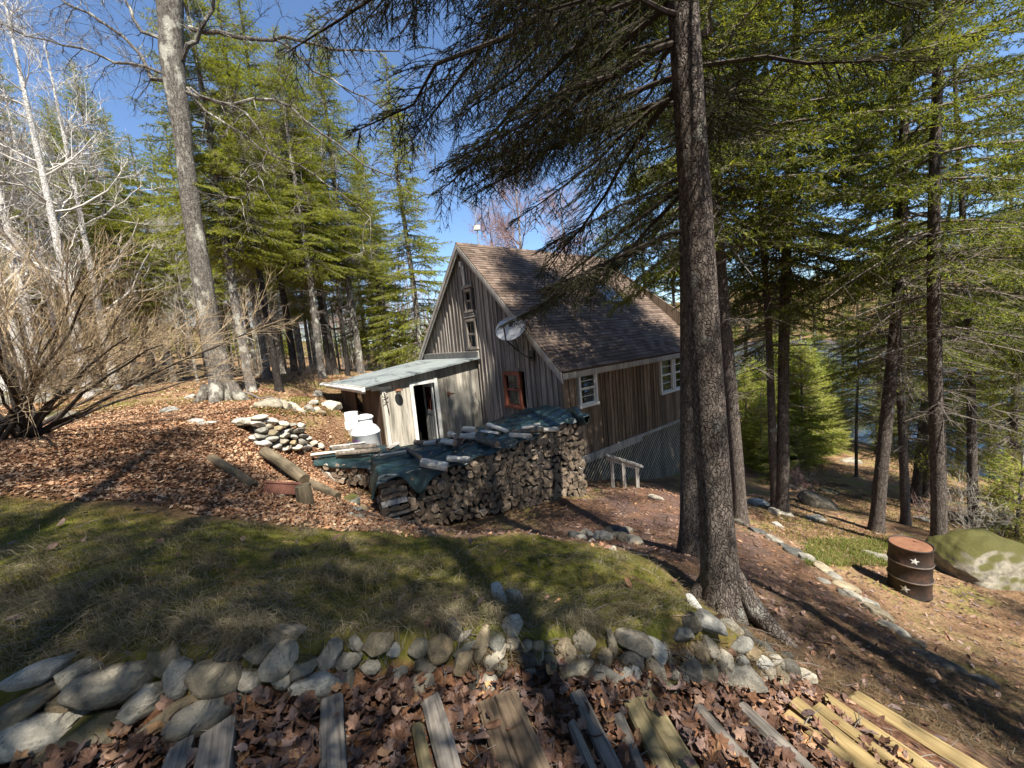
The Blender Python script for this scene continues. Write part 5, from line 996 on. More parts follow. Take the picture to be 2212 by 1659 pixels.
    # bare dead branches under the live crown
    if deadn:
        zq = zd + (zb + 1.5 - zd) * rs.rand(deadn) ** .8; az = rs.uniform(0, 6.283, deadn); ee = np.radians(rs.uniform(-22, 10, deadn)); O = np.array([at(h)[0] for h in zq]); D = np.stack([np.cos(az) * np.cos(ee), np.sin(az) * np.cos(ee), np.sin(ee)], 1); L = deadL * rs.uniform(.25, 1.2, deadn) * (.35 + .65 * (zq - zd) / max(.1, zb - zd))
        P = curve3(O, D, L, rs.uniform(-.05, .25, deadn), 6, rs, .05); dm.tubes(P, (.007 + .006 * L)[:, None] * np.linspace(1, .3, 6)[None], 4)
        o2, d2, l2 = [], [], []
        for u in np.linspace(.2, .98, 9):
            for q in (-1, 1):
                k = rs.rand(deadn) < .75; p = np.stack([P[:, :, c][np.arange(deadn), np.clip((u * 5).astype(int) if hasattr(u, 'astype') else int(u * 5), 0, 5)] for c in range(3)], 1); sdd = np.cross(D, [0, 0, 1.])
                o2.append(p[k]); d2.append(nrm(D * .6 + q * sdd * .8 + rs.normal(size=D.shape) * .3 - [0, 0, .1])[k]); l2.append((L * rs.uniform(.15, .45, deadn))[k])
        o2, d2, l2 = np.concatenate(o2), np.concatenate(d2), np.concatenate(l2); P2 = curve3(o2, d2, l2, np.full(len(l2), .15), 4, rs, .08); dm.tubes(P2, np.array([.0045, .0035, .003, .0015])[None], 3)
    return tm, cm, (dm if deadn else None)
SPM = {}
def spruce_kind(key, barkm, needle_m, twigm, **kw):
    tm, cm, dm = spruce(**kw); SPM[key] = (tm.mesh('trunk', [M[barkm]], True), cm.mesh('crown', [M[twigm], M[needle_m]]), dm.mesh('dead_branches', [M[twigm]]) if dm else None)
spruce_kind('edge1', 'grey_bark', 'needles_sunny', 'twig_grey', seed=1, H=18, r0=.19, zb=5.8, L0=2.9, deadn=44, deadL=1.6, nb=6, step=.017)
spruce_kind('edge2', 'grey_bark', 'needles_sunny', 'twig_grey', seed=2, H=16, r0=.17, zb=5.2, L0=2.6, deadn=40, deadL=1.5, nb=6, step=.017)
spruce_kind('edge3', 'dark_bark', 'needles_sunny', 'twig_grey', seed=3, H=17, r0=.16, zb=6.2, L0=2.4, deadn=44, deadL=1.3, nb=6, step=.017)
spruce_kind('full', 'grey_bark', 'needles_sunny', 'twig_grey', seed=4, H=14, r0=.15, zb=1.2, L0=2.4, deadn=0, nb=6, step=.017)
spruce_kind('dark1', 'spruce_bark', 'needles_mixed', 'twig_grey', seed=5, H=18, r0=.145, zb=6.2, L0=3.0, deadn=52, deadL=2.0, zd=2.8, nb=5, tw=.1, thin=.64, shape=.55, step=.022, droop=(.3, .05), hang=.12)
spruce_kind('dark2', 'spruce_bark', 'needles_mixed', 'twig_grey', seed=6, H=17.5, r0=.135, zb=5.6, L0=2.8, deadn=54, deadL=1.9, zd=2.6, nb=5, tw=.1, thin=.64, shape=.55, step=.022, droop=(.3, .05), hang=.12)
spruce_kind('lake', 'spruce_bark', 'needles_sunny', 'twig_grey', seed=7, H=14, r0=.17, zb=2.2, L0=2.8, deadn=20, deadL=1.4, nb=5, step=.035, droop=(.28, .05))
spruce_kind('shade', 'spruce_bark', 'needles_mixed', 'twig_grey', seed=12, H=17, r0=.19, zb=4.4, L0=3.1, deadn=20, deadL=1.0, nb=5, whorl=.36, step=.030, droop=(.3, .05), shape=.6, thin=.62)
spruce_kind('dense', 'spruce_bark', 'needles_mixed', 'twig_grey', seed=14, H=18.5, r0=.14, zb=6.0, L0=3.4, deadn=40, deadL=1.7, zd=2.8, nb=6, tw=.1, thin=.95, shape=.42, step=.022, droop=(.3, .05))
spruce_kind('young', 'grey_bark', 'needles_young', 'twig_tan', seed=8, H=5.4, r0=.07, zb=.15, L0=1.5, deadn=0, nb=7, whorl=.2, tw=.075, nl=.08, nw=.022, step=.021, elev=(5, 40), droop=(.12, .0), sides=8)
spruce_kind('sapling', 'grey_bark', 'needles_young', 'twig_tan', seed=9, H=2.0, r0=.03, zb=.08, L0=.85, deadn=0, nb=6, whorl=.17, tw=.07, nl=.05, nw=.013, step=.014, elev=(5, 40), droop=(.12, .0), sides=7)
used_trees = set()
def plant(key, x, y, label, group=None, s=1.0, rz=0., name='spruce_tree', cat='spruce tree', tilt=(0, 0), dz=0.):
    t = thing(name, label, cat, (x, y, zg(x, y) - .05 + dz), rz, group); t.rotation_euler = (tilt[0], tilt[1], rz); t.scale = (s, s, s)
    for nme, me in zip(('trunk', 'crown', 'dead_branches'), SPM[key]):
        if me is not None: link_mesh(nme, me, t)
    return t
def plant_px(key, px, py, label, group=None, to=None, **k):   # foot at a picture point; trunk leaning so that it passes a second one
    p = hit1(px, py); t = plant(key, p[0], p[1], label, group, **k)
    if to is not None:
        w = aty(to[0], to[1], p[1]) - p; t.rotation_mode = 'QUATERNION'; t.rotation_quaternion = Vector((0, 0, 1)).rotation_difference(Vector((w[0], 0, w[2]))) @ Matrix.Rotation(k.get('rz', 0.), 3, 'Z').to_quaternion()
    return t
def plant_at(key, px, Y, label, group=None, **k):   # by bearing (at the foot) and distance
    d = ray(px, 840); return plant(key, d[0] / d[1] * Y, Y, label, group, **k)
rt = np.random.RandomState(77)
# the two tall spruces in front of the cabin
kw = dict(nb=4, whorl=.42, tw=.085, nl=.026, nw=.0052, step=.009, sub=3, hang=.45, elev=(-8, 34), droop=(.36, .08), sides=28, lobes=.07, deadn=10, deadL=.35, zd=.6, shape=.55, wood=True, tsub=6)
pA = hit1(1560, 1318); pB = hit1(1495, 1200)
def absorb(a, b_):   # dead stubs stay with the trunk they grow on
    for V, n0 in ((np.concatenate(b_.v), a.n),): a.v.append(V); a.f += [(f + n0, 1) for f, _ in b_.f]; a.n += len(V)
def lean_to(p, px, py): w = aty(px, py, p[1]); return ((w[0] - p[0]) / (w[2] - p[2]), 0.)
tm, cm, dm = spruce(lean=lean_to(pA, 1512, 500), seed=31, H=19, r0=.150, zb=4.9, L0=3.5, flare=.75, thin=.72, azr=(2.9, 1.0, .62), ztop=10.2, **kw)
tA = thing('spruce_tree', 'nearest tall spruce, standing at the end of the stone edge, thicker of the two trunks', 'spruce tree', pA)
tm.tubes([[[.05, -.02, .45], [.22, -.16, .10], [.42, -.40, -.16], [.60, -.70, -.5]], [[-.05, .03, .4], [-.26, .06, .06], [-.5, .15, -.2], [-.7, .2, -.4]], [[-.02, -.05, .35], [-.10, -.24, .02], [-.16, -.42, -.3], [-.2, -.6, -.5]]], [[.10, .09, .065, .04], [.09, .075, .05, .03], [.09, .075, .05, .03]], 12)
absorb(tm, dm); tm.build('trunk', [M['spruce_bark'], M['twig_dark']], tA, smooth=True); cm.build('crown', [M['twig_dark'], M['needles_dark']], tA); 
kw2 = dict(kw); kw2['deadn'] = 12
tm, cm, dm = spruce(lean=lean_to(pB, 1489, 700), seed=37, H=18, r0=.158, zb=4.6, L0=3.7, flare=.5, thin=.7, azr=(2.75, .9, .6), ztop=16, **kw2)
tB = thing('spruce_tree', 'second tall spruce, just behind and left of the nearest trunk', 'spruce tree', pB)
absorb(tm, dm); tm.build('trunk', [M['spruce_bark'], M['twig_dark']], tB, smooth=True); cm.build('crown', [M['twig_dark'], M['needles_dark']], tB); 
# cluster on the right
plant_px('dense', 1600, 1130, 'spruce with a thin scaly trunk directly behind the tall pair', s=1.08, rz=1.0, to=(1568, 600))
T1 = plant_px('dark1', 1676, 1104, 'right hand forked spruce: the thinner stem leaning left of the fork', s=.72, rz=2.2, to=(1650, 600))
T1['label'] = 'left stem of the forked spruce pair beyond the path'
plant_px('dense', 1690, 1108, 'right stem of the forked spruce pair beyond the path', s=1.02, rz=.4, to=(1712, 400))
plant_px('dark1', 1893, 1147, 'straight dark spruce standing left of the barrel, clear of other trunks', s=.95, rz=3.3, to=(1932, 480))
plant_px('dark2', 1957, 1132, 'spruce with a lichen grey flank, between the dark trunk and the barrel', s=.72, rz=4.4, to=(1942, 600))
plant_px('dark1', 2028, 1207, 'dark straight spruce right behind the barrel', s=.86, rz=5.3, to=(2030, 200))
plant_px('dark2', 2103, 1132, 'pale sunlit spruce trunk rising behind the boulder', s=.78, rz=.9, to=(2088, 760))
plant_px('lake', 1975, 1085, 'leaning grey spruce trunk in the sun, beyond the barrel', s=.75, rz=.3, tilt=(.02, .10))
plant_px('lake', 2000, 1075, 'thin pale spruce trunk beside the leaning grey one', s=.55, rz=1.3)
plant_px('dark2', 1850, 1030, 'thin dark young spruce by the lake path', s=.42, rz=2.0)
plant_at('lake', 2150, 17.5, 'dark spruce leaning over the shore at the right edge', s=.9, rz=.6); plant_at('lake', 2215, 15.8, 'stout dark spruce on the shore at the extreme right', s=1.0, rz=2.6, tilt=(0, .06)); plant_at('lake', 2080, 18.5, 'shore spruce hidden behind the pale sunlit trunk', s=.85, rz=3.1)
LG = 'spruces between the path and the lake'; LL = 'green spruce in the belt between the path and the lake'
for px, Y, s, key in ((1900, 19, .8, 'lake'), (1960, 21, .85, 'lake'), (2190, 12, .7, 'lake'), (1820, 25, .7, 'full'), (1760, 27, .8, 'full'), (1925, 27, .9, 'full'), (2250, 10.5, .8, 'dark2'), (2330, 9, .9, 'dark1'), (1560, 30, .9, 'full'), (1610, 24, .85, 'lake'), (1680, 22, .8, 'dark2')):
    plant_at(key, px, Y, LL, LG, s=s, rz=rt.uniform(0, 6))
YL = 'bright young fir between the forked spruces and the lake'; YG = 'young firs beyond the forked spruces'
for px, Y, s, key in ((1640, 15.5, .62, 'young'), (1700, 17, .82, 'young'), (1748, 18.5, 1.0, 'young'), (1775, 19.5, .8, 'young'), (1655, 18.5, .85, 'young'), (1620, 19, .9, 'young'), (1720, 15.5, .95, 'sapling'), (1672, 14.2, 1.1, 'sapling'), (1765, 17.5, .9, 'sapling'), (1735, 16.5, 1.05, 'young'), (1690, 20, 1.15, 'young'), (1790, 21, .95, 'young'), (1615, 16.8, .8, 'young'), (1668, 16.2, .7, 'young'), (1800, 18.6, .55, 'young')): plant_at(key, px, Y, YL, YG, s=s, rz=rt.uniform(0, 6), name='fir_tree', cat='fir tree')
for px, Y, s, lab in ((1905, 20, .95, 'small green fir bush left of the lake path trunk'), (1935, 22, .9, 'small green fir bush right of the lake path trunk'), (2185, 9.6, 1.0, 'dark green fir bush above the boulder'), (2215, 9.0, 1.1, 'low fir bush at the right edge by the boulder')): plant_at('sapling', px, Y, lab, s=s, rz=rt.uniform(0, 6), name='fir_bush', cat='fir bush')
# wood behind the cabin and shed, trunk by trunk
FG = 'spruces of the wood behind the shed'
for px, py, key, s, rz, lab in ((543, 13.2, 'edge1', .80, .3, 'pale grey spruce trunk next right of the big maple'), (603, 14.0, 'edge3', .78, 1.4, 'slender brown spruce trunk in front of the wood, above the boulders'), (582, 17.0, 'edge1', .78, 2.3, 'shaded spruce trunk just left of the slender brown one'), (642, 17.5, 'edge3', .95, 3.1, 'dark straight spruce trunk above the brush heap'),
                             (700, 17.5, 'edge1', .82, 4.4, 'rough brown spruce trunk left of the shed roof corner'), (717, 19.0, 'edge3', .85, 5.0, 'thin black spruce trunk touching the shed roof corner'), (728, 19.5, 'edge1', .88, .9, 'grey straight spruce trunk over the shed roof corner'), (785, 20.0, 'edge1', .95, 1.9, 'brown spruce trunk above the middle of the shed roof'), (680, 21.0, 'edge2', .6, 2.5, 'thin bent spruce between the dark and the rough brown trunks')): plant_at(key, px, py, lab, s=s, rz=rz)
WL = 'sunlit spruce in the wood behind the shed, one of many'
for px, Y, s, key in ((455, 25, .98, 'edge2'), (500, 22, .92, 'edge2'), (560, 24, .86, 'edge2'), (615, 26, .98, 'edge1'), (660, 24, 1.0, 'edge1'), (760, 25, .78, 'edge2'), (805, 27, .84, 'full'), (850, 22, .75, 'full'), (830, 30, .95, 'edge1'), (690, 30, 1.0, 'edge2'), (420, 30, 1.1, 'edge2'), (590, 36, 1.05, 'edge3'), (340, 32, 1.0, 'edge2'), (250, 30, .95, 'edge1'), (180, 36, 1.1, 'edge2'), (80, 34, 1.0, 'edge1'), (10, 28, .9, 'edge2'), (480, 42, 1.1, 'edge2'), (300, 23, .8, 'edge2'), (380, 21, .8, 'edge2'), (230, 24, .9, 'edge1'), (130, 23, .85, 'edge2'), (40, 25, .95, 'edge1'), (-60, 26, 1., 'edge2'), (340, 26, .95, 'edge1'), (125, 20, .95, 'edge1'), (225, 21, .92, 'edge2'), (30, 20.5, 1., 'edge1'), (300, 19.5, .85, 'edge1')):
    plant_at(key, px, Y, WL, FG, s=s, rz=rt.uniform(0, 6))
plant_at('full', 915, 19.5, 'tall narrow spruce with its top above the sky gap, left of the cabin peak', s=1.15, rz=1.1); plant_at('full', 845, 23.5, 'pointed sunlit spruce standing alone left of the tall narrow one', s=1.0, rz=2.8)
CL = 'spruce rising behind the cabin roof'; CG = 'spruces behind the cabin'
for px, Y, s, key in ((1330, 26, 1.0, 'full'), (1400, 24, .95, 'dark1'), (1250, 30, .8, 'full'), (1460, 22, .9, 'dark2'), (1520, 26, 1.0, 'dark1')): plant_at(key, px, Y, CL, CG, s=s, rz=rt.uniform(0, 6))
# spruces beside and behind the photographer: they shade the foreground
BG_ = 'spruces beside the photographer'
for k, (x, y, s) in enumerate(((2.2, -2.2, .95), (-1.9, -1.7, .95), (-3.5, -3.4, .95), (5.4, -.9, .95), (-4.7, -1.3, .9), (.2, -3.4, .98), (-6.2, -2.2, .85))): plant('shade', x, y, 'tall unseen spruce behind the photographer, blocking skylight', BG_, s=s, rz=k * 1.3)
for k, (x, y) in enumerate(((-9, -7), (-4, -9.5), (.5, -8.5), (4.5, -9), (9, -7.5), (12.5, -4), (14, 1), (-12, -3), (-2, -14), (6, -14), (12, -11), (-9, -13), (17, -3))): plant('shade', x, y, 'tall unseen spruce behind the photographer, blocking skylight', BG_, s=1.0 + .03 * (k % 4), rz=k * 1.7)  # unseen outer ring, added to hold back skylight from behind
# ---------------------------------------------------------------- bare broadleaf trees and shrubs
def bare(seed, H, r0, fork, nchild, spread, lens, sides=(10, 6, 4, 3, 3), sway=.04, up=.25, wob=.16, stem_top=None, lean=(0, 0), first=.25, rmin=.0022):
    rs = np.random.RandomState(seed); m = MB(); tk, at = trunk_mb(H, r0, rs, sides[0], .35, lean, .03, 26, .015, sway); levels = []
    zs = first * H + (H * .97 - first * H) * np.sort(rs.rand(nchild[0])) ; O = np.array([at(h)[0] for h in zs]); R = np.array([at(h)[1] for h in zs]) * .5
    az = rs.uniform(0, 6.283, len(zs)); el = np.radians(rs.uniform(15, 50, len(zs))); D = np.stack([np.cos(az) * np.cos(el), np.sin(az) * np.cos(el), np.sin(el)], 1); L = lens[0] * (1.1 - zs / H) * rs.uniform(.6, 1.2, len(zs)) + .4; parent = None
    for lv in range(1, len(lens) + 1):
        K = 7 if lv < 3 else 4; P = curve3(O, D, L, -up * rs.uniform(.2, 1, len(L)) * (1 if lv < 3 else .3), K, rs, wob); R = np.maximum(np.minimum(R, .016 * L + .003), rmin); m.tubes(P, R[:, None] * np.linspace(1, .35, K)[None], sides[min(lv, 4)])
        if lv == len(lens): break
        n = nchild[lv]; idx = np.repeat(np.arange(len(L)), n); u = rs.uniform(.2, 1, len(idx)); f = u * (K - 1); i0 = np.minimum(f.astype(int), K - 2); fr = (f - i0)[:, None]; O2 = P[idx, i0] * (1 - fr) + P[idx, i0 + 1] * fr; g = nrm(P[idx, i0 + 1] - P[idx, i0]); q = rs.normal(size=g.shape); q = nrm(q - g * (q * g).sum(1)[:, None])
        O, D, R, L = O2, nrm(g * .8 + q * spread), R[idx] * .55, lens[lv] * rs.uniform(.5, 1.25, len(idx)) * (1.15 - u * .6)
    return tk, m
def bare_kind(key, barkm, twm, **kw):
    tk, m = bare(**kw); SPM[key] = (tk.mesh('trunk', [M[barkm]], True), m.mesh('crown', [M[twm]]), None)
bare_kind('birch', 'birch_bark', 'twig_white', seed=61, H=15, r0=.17, fork=0, nchild=(22, 7, 6, 3), spread=.75, lens=(3.4, 1.5, .7, .35), first=.22, up=.5)
bare_kind('grey1', 'grey_bark', 'twig_pale', seed=62, H=13, r0=.11, fork=0, nchild=(20, 7, 6, 3), spread=.8, lens=(3.0, 1.4, .7, .35), first=.25, up=.45)
bare_kind('pink', 'grey_bark', 'twig_pink', seed=63, H=14, r0=.14, fork=0, nchild=(24, 8, 7, 4), spread=.7, lens=(3.6, 1.6, .7, .3), first=.3, up=.5)
for px, Y, s, rz, key, lab in ((95, 16, 1.0, .4, 'birch', 'tall white birch at the far left, the straighter one'), (150, 17.5, .9, 2.4, 'birch', 'second white birch, forking right of the straight one'), (15, 14.5, .9, 4., 'birch', 'white birch cut by the left picture edge')): plant_at(key, px, Y, lab, s=s, rz=rz, name='birch_tree', cat='birch tree')
for px, Y, s, rz in ((190, 14.5, .95, 1.1), (250, 18, 1.0, 3.0), (60, 20, 1.1, 5.2)): plant_at('birch', px, Y, 'slender white limbed birch among the bare trees right of the two white birches', 'slender birches of the left wood', s=s, rz=rz, name='birch_tree', cat='birch tree')
for px, Y, s, rz, lab in ((1150, 24, 1.05, .5, 'bare red budded maple in the sky gap behind the cabin roof'), (1240, 28, 1.1, 2.5, 'bare red budded maple behind the right half of the roof'), (1090, 30, 1.0, 4.1, 'faint bare maple just right of the aerial')): plant_at('pink', px, Y, lab, s=s, rz=rz, name='maple_tree', cat='maple tree')
for px, Y, s, rz in ((60, 22, .8, 1.), (200, 20, .8, 2.), (260, 24, .9, 3.), (330, 26, .8, 5.), (400, 24, .7, .3), (-60, 18, .9, 1.7), (130, 27, .9, 4.2), (455, 24, .7, 1.1), (510, 26, .75, 2.1), (570, 22, .6, 3.3), (625, 27, .7, 4.4), (665, 22, .6, .6), (430, 19, .6, 5.1), (740, 28, .7, 2.9)): plant_at('grey1', px, Y, 'thin bare tree with pale twigs in the left wood behind the shrub', 'bare trees of the left wood', s=s, rz=rz, name='bare_tree', cat='bare tree')
# the big maple
pM = aty(480, 856, 11.4); pM[2] = zg(pM[0], pM[1]) - .1; mp = thing('maple_tree', 'big old maple with a rough grey trunk and long bare limbs, left of centre', 'maple tree', pM); mr_ = np.random.RandomState(9)
dM = pM[1]; K = 22; pts = []
for py, px in ((857, 482), (800, 474), (720, 456), (640, 444), (560, 430), (480, 417), (400, 407), (330, 399), (270, 392), (200, 381), (120, 371), (60, 369), (0, 367), (-80, 360)): pts.append(aty(px, py, dM) - pM)
pts = np.array(pts); pts = np.concatenate([[pts[0] - [0, 0, .6]], pts, [pts[-1] + [-.2, .1, 2.5]]]); wpx = np.array([80, 70, 56, 50, 48, 46, 44, 42, 40, 42, 50, 52, 54, 56, 56, 8.]); rad = wpx / 2 * dM / FPX * .74
zz = np.linspace(0, len(pts) - 1, 48); PP = np.stack([np.interp(zz, np.arange(len(pts)), pts[:, c]) for c in range(3)], 1); RR = np.interp(zz, np.arange(len(pts)), rad); m = MB(); m.tubes([PP], [RR * (1 + .03 * np.sin(zz * 3))], 28)
a = np.linspace(0, 6.283, 6)[:5]; m.tubes([[[.25 * math.cos(q), .25 * math.sin(q), .55], [.5 * math.cos(q), .5 * math.sin(q), .12], [.95 * math.cos(q), .95 * math.sin(q), -.2]] for q in a], [[.2, .17, .06]] * 5, 10)
m.build('trunk', [M['maple_bark']], mp, smooth=True)
LIMB = [((392, 175), (330, 170), (280, 90), (170, 15), (60, -60), .10, .0), ((388, 172), (300, 150), (200, 115), (60, 72), (-60, 40), .07, -.5), ((405, 200), (480, 225), (600, 215), (720, 300), (900, 430), .085, -1.5), ((410, 60), (520, 80), (640, 95), (740, 105), (860, 110), .10, .8), ((412, 190), (520, 240), (590, 310), (540, 400), (520, 430), .05, -2.0), ((600, 88), (690, 160), (780, 210), (860, 260), (940, 330), .05, .6), ((395, 130), (440, 60), (470, -30), (500, -100), (540, -160), .09, -.3), ((380, 110), (300, 60), (260, -20), (220, -90), (200, -160), .08, .5), ((405, 190), (470, 260), (580, 330), (700, 390), (800, 470), .06, -1.0)]
b1 = MB(); tw1 = MB()
for L in LIMB:
    P = np.array([aty(q[0], q[1], dM + L[6] * k / 4) - pM for k, q in enumerate(L[:5])]); t5 = np.linspace(0, 4, 14); Q = np.stack([np.interp(t5, np.arange(5), P[:, c]) for c in range(3)], 1); Q[1:-1] += mr_.normal(size=(12, 3)) * .05; b1.tubes([Q], [.62 * L[5] * np.linspace(1, .25, 14)], 8)
    o, d, r = Q, nrm(np.gradient(Q, axis=0)), None
    for lv, (n, l, rr_, wb) in enumerate(((1.6, 1.3, .011, .2), (5, .6, .006, .25), (4, .28, .0035, .25))):
        if lv == 0: idx = np.repeat(np.arange(2, 14), 2)
        else: idx = np.repeat(np.arange(len(o)), int(n))
        g = d[idx]; q = mr_.normal(size=g.shape); q = nrm(q - g * (q * g).sum(1)[:, None]); dd = nrm(g * .75 + q * .8); ll = l * mr_.uniform(.5, 1.2, len(idx)); PB_ = curve3(o[idx], dd, ll, mr_.uniform(-.2, .25, len(idx)), 6, mr_, wb); b1.tubes(PB_, rr_ * np.linspace(1, .4, 6)[None], 4 if lv == 0 else 3)
        k = mr_.randint(1, 6, len(idx)); o = PB_[np.arange(len(idx)), k]; d = nrm(PB_[np.arange(len(idx)), k] - PB_[np.arange(len(idx)), k - 1])
b1.build('crown', [M['maple_bark']], mp)
# the large bare shrub at the left
pS = hit1(42, 948); sh_ = thing('shrub', 'large bare shrub of arching tan twigs at the left, no leaves', 'shrub', pS); q = np.random.RandomState(4); m = MB(); m2 = MB()
n = 22; az = q.uniform(0, 6.283, n); el = np.radians(q.uniform(28, 75, n)); el[:9] = np.radians(q.uniform(16, 48, 9)); az[:9] = q.uniform(-.9, .5, 9)
D = np.stack([np.cos(az) * np.cos(el), np.sin(az) * np.cos(el), np.sin(el)], 1); L = q.uniform(2.6, 4.6, n); O = np.concatenate([q.normal(size=(n, 2)) * .14, np.full((n, 1), -.05)], 1)
P = curve3(O, D, L, q.uniform(-.02, .22, n), 10, q, .08); m.tubes(P, (.0105 * L)[:, None] * np.linspace(1, .22, 10)[None], 7)
o, K = P, 10
for lv, (nn, l, r_, s_, u0) in enumerate(((10, 1.6, .007, .5, .18), (7, .7, .0036, .6, .15), (3, .34, .0024, .7, .1))):
    N = len(o); idx = np.repeat(np.arange(N), nn); u = q.uniform(u0, .98, len(idx)); f = u * (K - 1); i0 = np.minimum(f.astype(int), K - 2); fr = (f - i0)[:, None]; o2 = o[idx, i0] * (1 - fr) + o[idx, i0 + 1] * fr; g = nrm(o[idx, i0 + 1] - o[idx, i0]); z = q.normal(size=g.shape); z = nrm(z - g * (z * g).sum(1)[:, None])
    dd = nrm(g + z * s_ + [0, 0, .12]); ll = l * q.uniform(.5, 1.25, len(idx)) * (1.1 - .5 * u); K2 = 6 if lv == 0 else 4; P2 = curve3(o2, dd, ll, q.uniform(-.15, .1, len(idx)), K2, q, .1); m2.tubes(P2, r_ * np.linspace(1, .4, K2)[None], 4 if lv == 0 else 3); o, K = P2, K2
m.build('stems', [M['twig_dark']], sh_); m2.build('twigs', [M['twig_tan']], sh_)
def bush(px, py, label, nst, hgt, mat, seed, sp=.6):
    p = hit1(px, py); t = thing('bare_bush', label, 'bush', p); q = np.random.RandomState(seed); m = MB(); az = q.uniform(0, 6.283, nst); el = np.radians(q.uniform(30, 85, nst)); D = np.stack([np.cos(az) * np.cos(el), np.sin(az) * np.cos(el), np.sin(el)], 1); L = hgt * q.uniform(.6, 1.1, nst); O = np.concatenate([q.normal(size=(nst, 2)) * sp * .3, np.zeros((nst, 1))], 1); P = curve3(O, D, L, q.uniform(-.1, .15, nst), 7, q, .12); m.tubes(P, .008 * np.linspace(1, .3, 7)[None], 4)
    for nn, l, r_ in ((7, .4, .005), (4, .2, .0035)):
        K = P.shape[1]; idx = np.repeat(np.arange(len(P)), nn); k = q.randint(1, K, len(idx)); g = nrm(P[idx, k] - P[idx, k - 1]); P = curve3(P[idx, k], nrm(g + q.normal(size=g.shape) * .55), hgt * l * q.uniform(.5, 1.2, len(idx)), q.uniform(-.1, .1, len(idx)), 5, q, .12); m.tubes(P, r_ * np.linspace(1, .4, 5)[None], 3)
    m.build('twigs', [M[mat]], t)
bush(2105, 1150, 'spreading bare bush with pale twigs around the pale sunlit trunk', 20, 1.15, 'twig_pale', 1); bush(2175, 1140, 'bare bush with pale twigs at the right above the boulder', 14, 1.0, 'twig_pale', 5); bush(1745, 1060, 'small bare bush with pale pinkish twigs behind the dark ledge rock', 14, .8, 'twig_pink', 2); bush(1720, 1050, 'tiny bare bush right of the forked trunk', 8, .7, 'twig_pale', 3)
bush(1985, 1120, 'thin bare brown bush in front of the barrel trunks', 7, .9, 'twig_pink', 8); bush(672, 838, 'low dark brush heap under the trunks left of the shed', 34, 1.1, 'twig_dark', 6, 2.5); bush(790, 800, 'tangle of pale dead branches beside the cabin gable', 14, 2.2, 'twig_pale', 7, 1.)
# black snag with hooked limbs over the shed roof
p = hit1(752, 812); t = thing('snag', 'black dead snag with hooked limbs over the shed roof', 'snag', p); m = MB(); h = 4.0; m.tubes([[[0, 0, -.2], [.05, 0, 1.6], [0, .1, 3.0], [.12, 0, h + .5]]], [[.12, .10, .09, .05]], 9); m.build('trunk', [M['dark_bark']], t)
m = MB(); m.tubes([[[0, 0, 2.3], [-.5, .1, 2.3], [-.85, .1, 2.8], [-.8, .2, 3.5]], [[.05, 0, 3.2], [.4, 0, 3.3], [.6, .1, 3.9], [.5, .1, 4.6]], [[0, .0, 1.9], [.35, .1, 2.1], [.45, .1, 2.7], [.8, .1, 3.0]]], [[.06, .05, .035, .015]] * 3, 7); m.build('limb', [M['dark_bark']], t)
# far bare wood on the left hill, far conifers across the lake: masses nobody could count
def scatter_meshes(name, protos, xy, sc, rz, mats, zf):
    mb = MB()
    for k in range(len(xy)):
        V, F = protos[k % len(protos)]; c, s = math.cos(rz[k]), math.sin(rz[k]); v = V * sc[k]; v = np.stack([v[:, 0] * c - v[:, 1] * s + xy[k][0], v[:, 0] * s + v[:, 1] * c + xy[k][1], v[:, 2] + zf[k]], 1); mb.v.append(v)
        for f, mt in F: mb.f.append((f + mb.n, mt))
        mb.n += len(v)
    by = {}
    for f, mt in mb.f: by.setdefault((f.shape[1], mt), []).append(f)
    mb.f = [(np.concatenate(v), k[1]) for k, v in by.items()]; return mb.build(name, mats)
protos = []
for sd in (1, 2, 3):
    tk, m = bare(200 + sd, 13, .10, 0, (14, 5, 4), .8, (2.8, 1.3, .6), (5, 3, 3, 3, 3), first=.3, rmin=.008); mb = MB(); 
    for src, mt in ((tk, 0), (m, 1)):
        off = mb.n; V = np.concatenate(src.v); mb.v.append(V); mb.f += [(f + off, mt) for f, _ in src.f]; mb.n += len(V)
    protos.append((np.concatenate(mb.v), mb.f))
q = np.random.RandomState(15); n = 330; an_ = np.radians(q.uniform(-62, 4, n)); dist = q.uniform(34, 120, n); xy = np.stack([np.sin(an_) * dist, np.cos(an_) * dist], 1); zf = H(xy[:, 0], xy[:, 1]) - .1
tag(scatter_meshes('distant_bare_wood', protos, xy, q.uniform(.6, 1.0, n), q.uniform(0, 6, n), [M['grey_bark'], M['twig_pink']], zf), 'pinkish grey mass of bare trees on the hill behind the left wood', 'woodland', kind='stuff')
def cone_proto(seed):
    q = np.random.RandomState(seed); m = MB(); n = 900; z = 1 + 9 * q.rand(n) ** 1.2; R = 1.9 * (1 - z / 10.6) * q.uniform(.3, 1.05, n); a = q.uniform(0, 6.283, n); p = np.stack([R * np.cos(a), R * np.sin(a), z - .25 * R], 1); o = np.stack([np.cos(a), np.sin(a), -.15 + 0 * a], 1); w = np.stack([-np.sin(a), np.cos(a), 0 * a], 1)
    m.add(np.stack([p - w * .16, p + w * .16, p + o * .5], 1).reshape(-1, 3), np.arange(3 * n).reshape(-1, 3), 1); m.tubes([[[0, 0, -.3], [0, 0, 10]]], [[.14, .03]], 5, 0); return (np.concatenate(m.v), m.f)
protos = [cone_proto(k) for k in range(3)]
n = 620; uu = np.concatenate([q.uniform(119, 135, 300), q.uniform(135, 220, n - 300)]); vv = q.uniform(-120, 200, n); xy = np.stack([uu * .968 - vv * .2495, uu * .2495 + vv * .968], 1); zf = base_h(xy[:, 0], xy[:, 1])
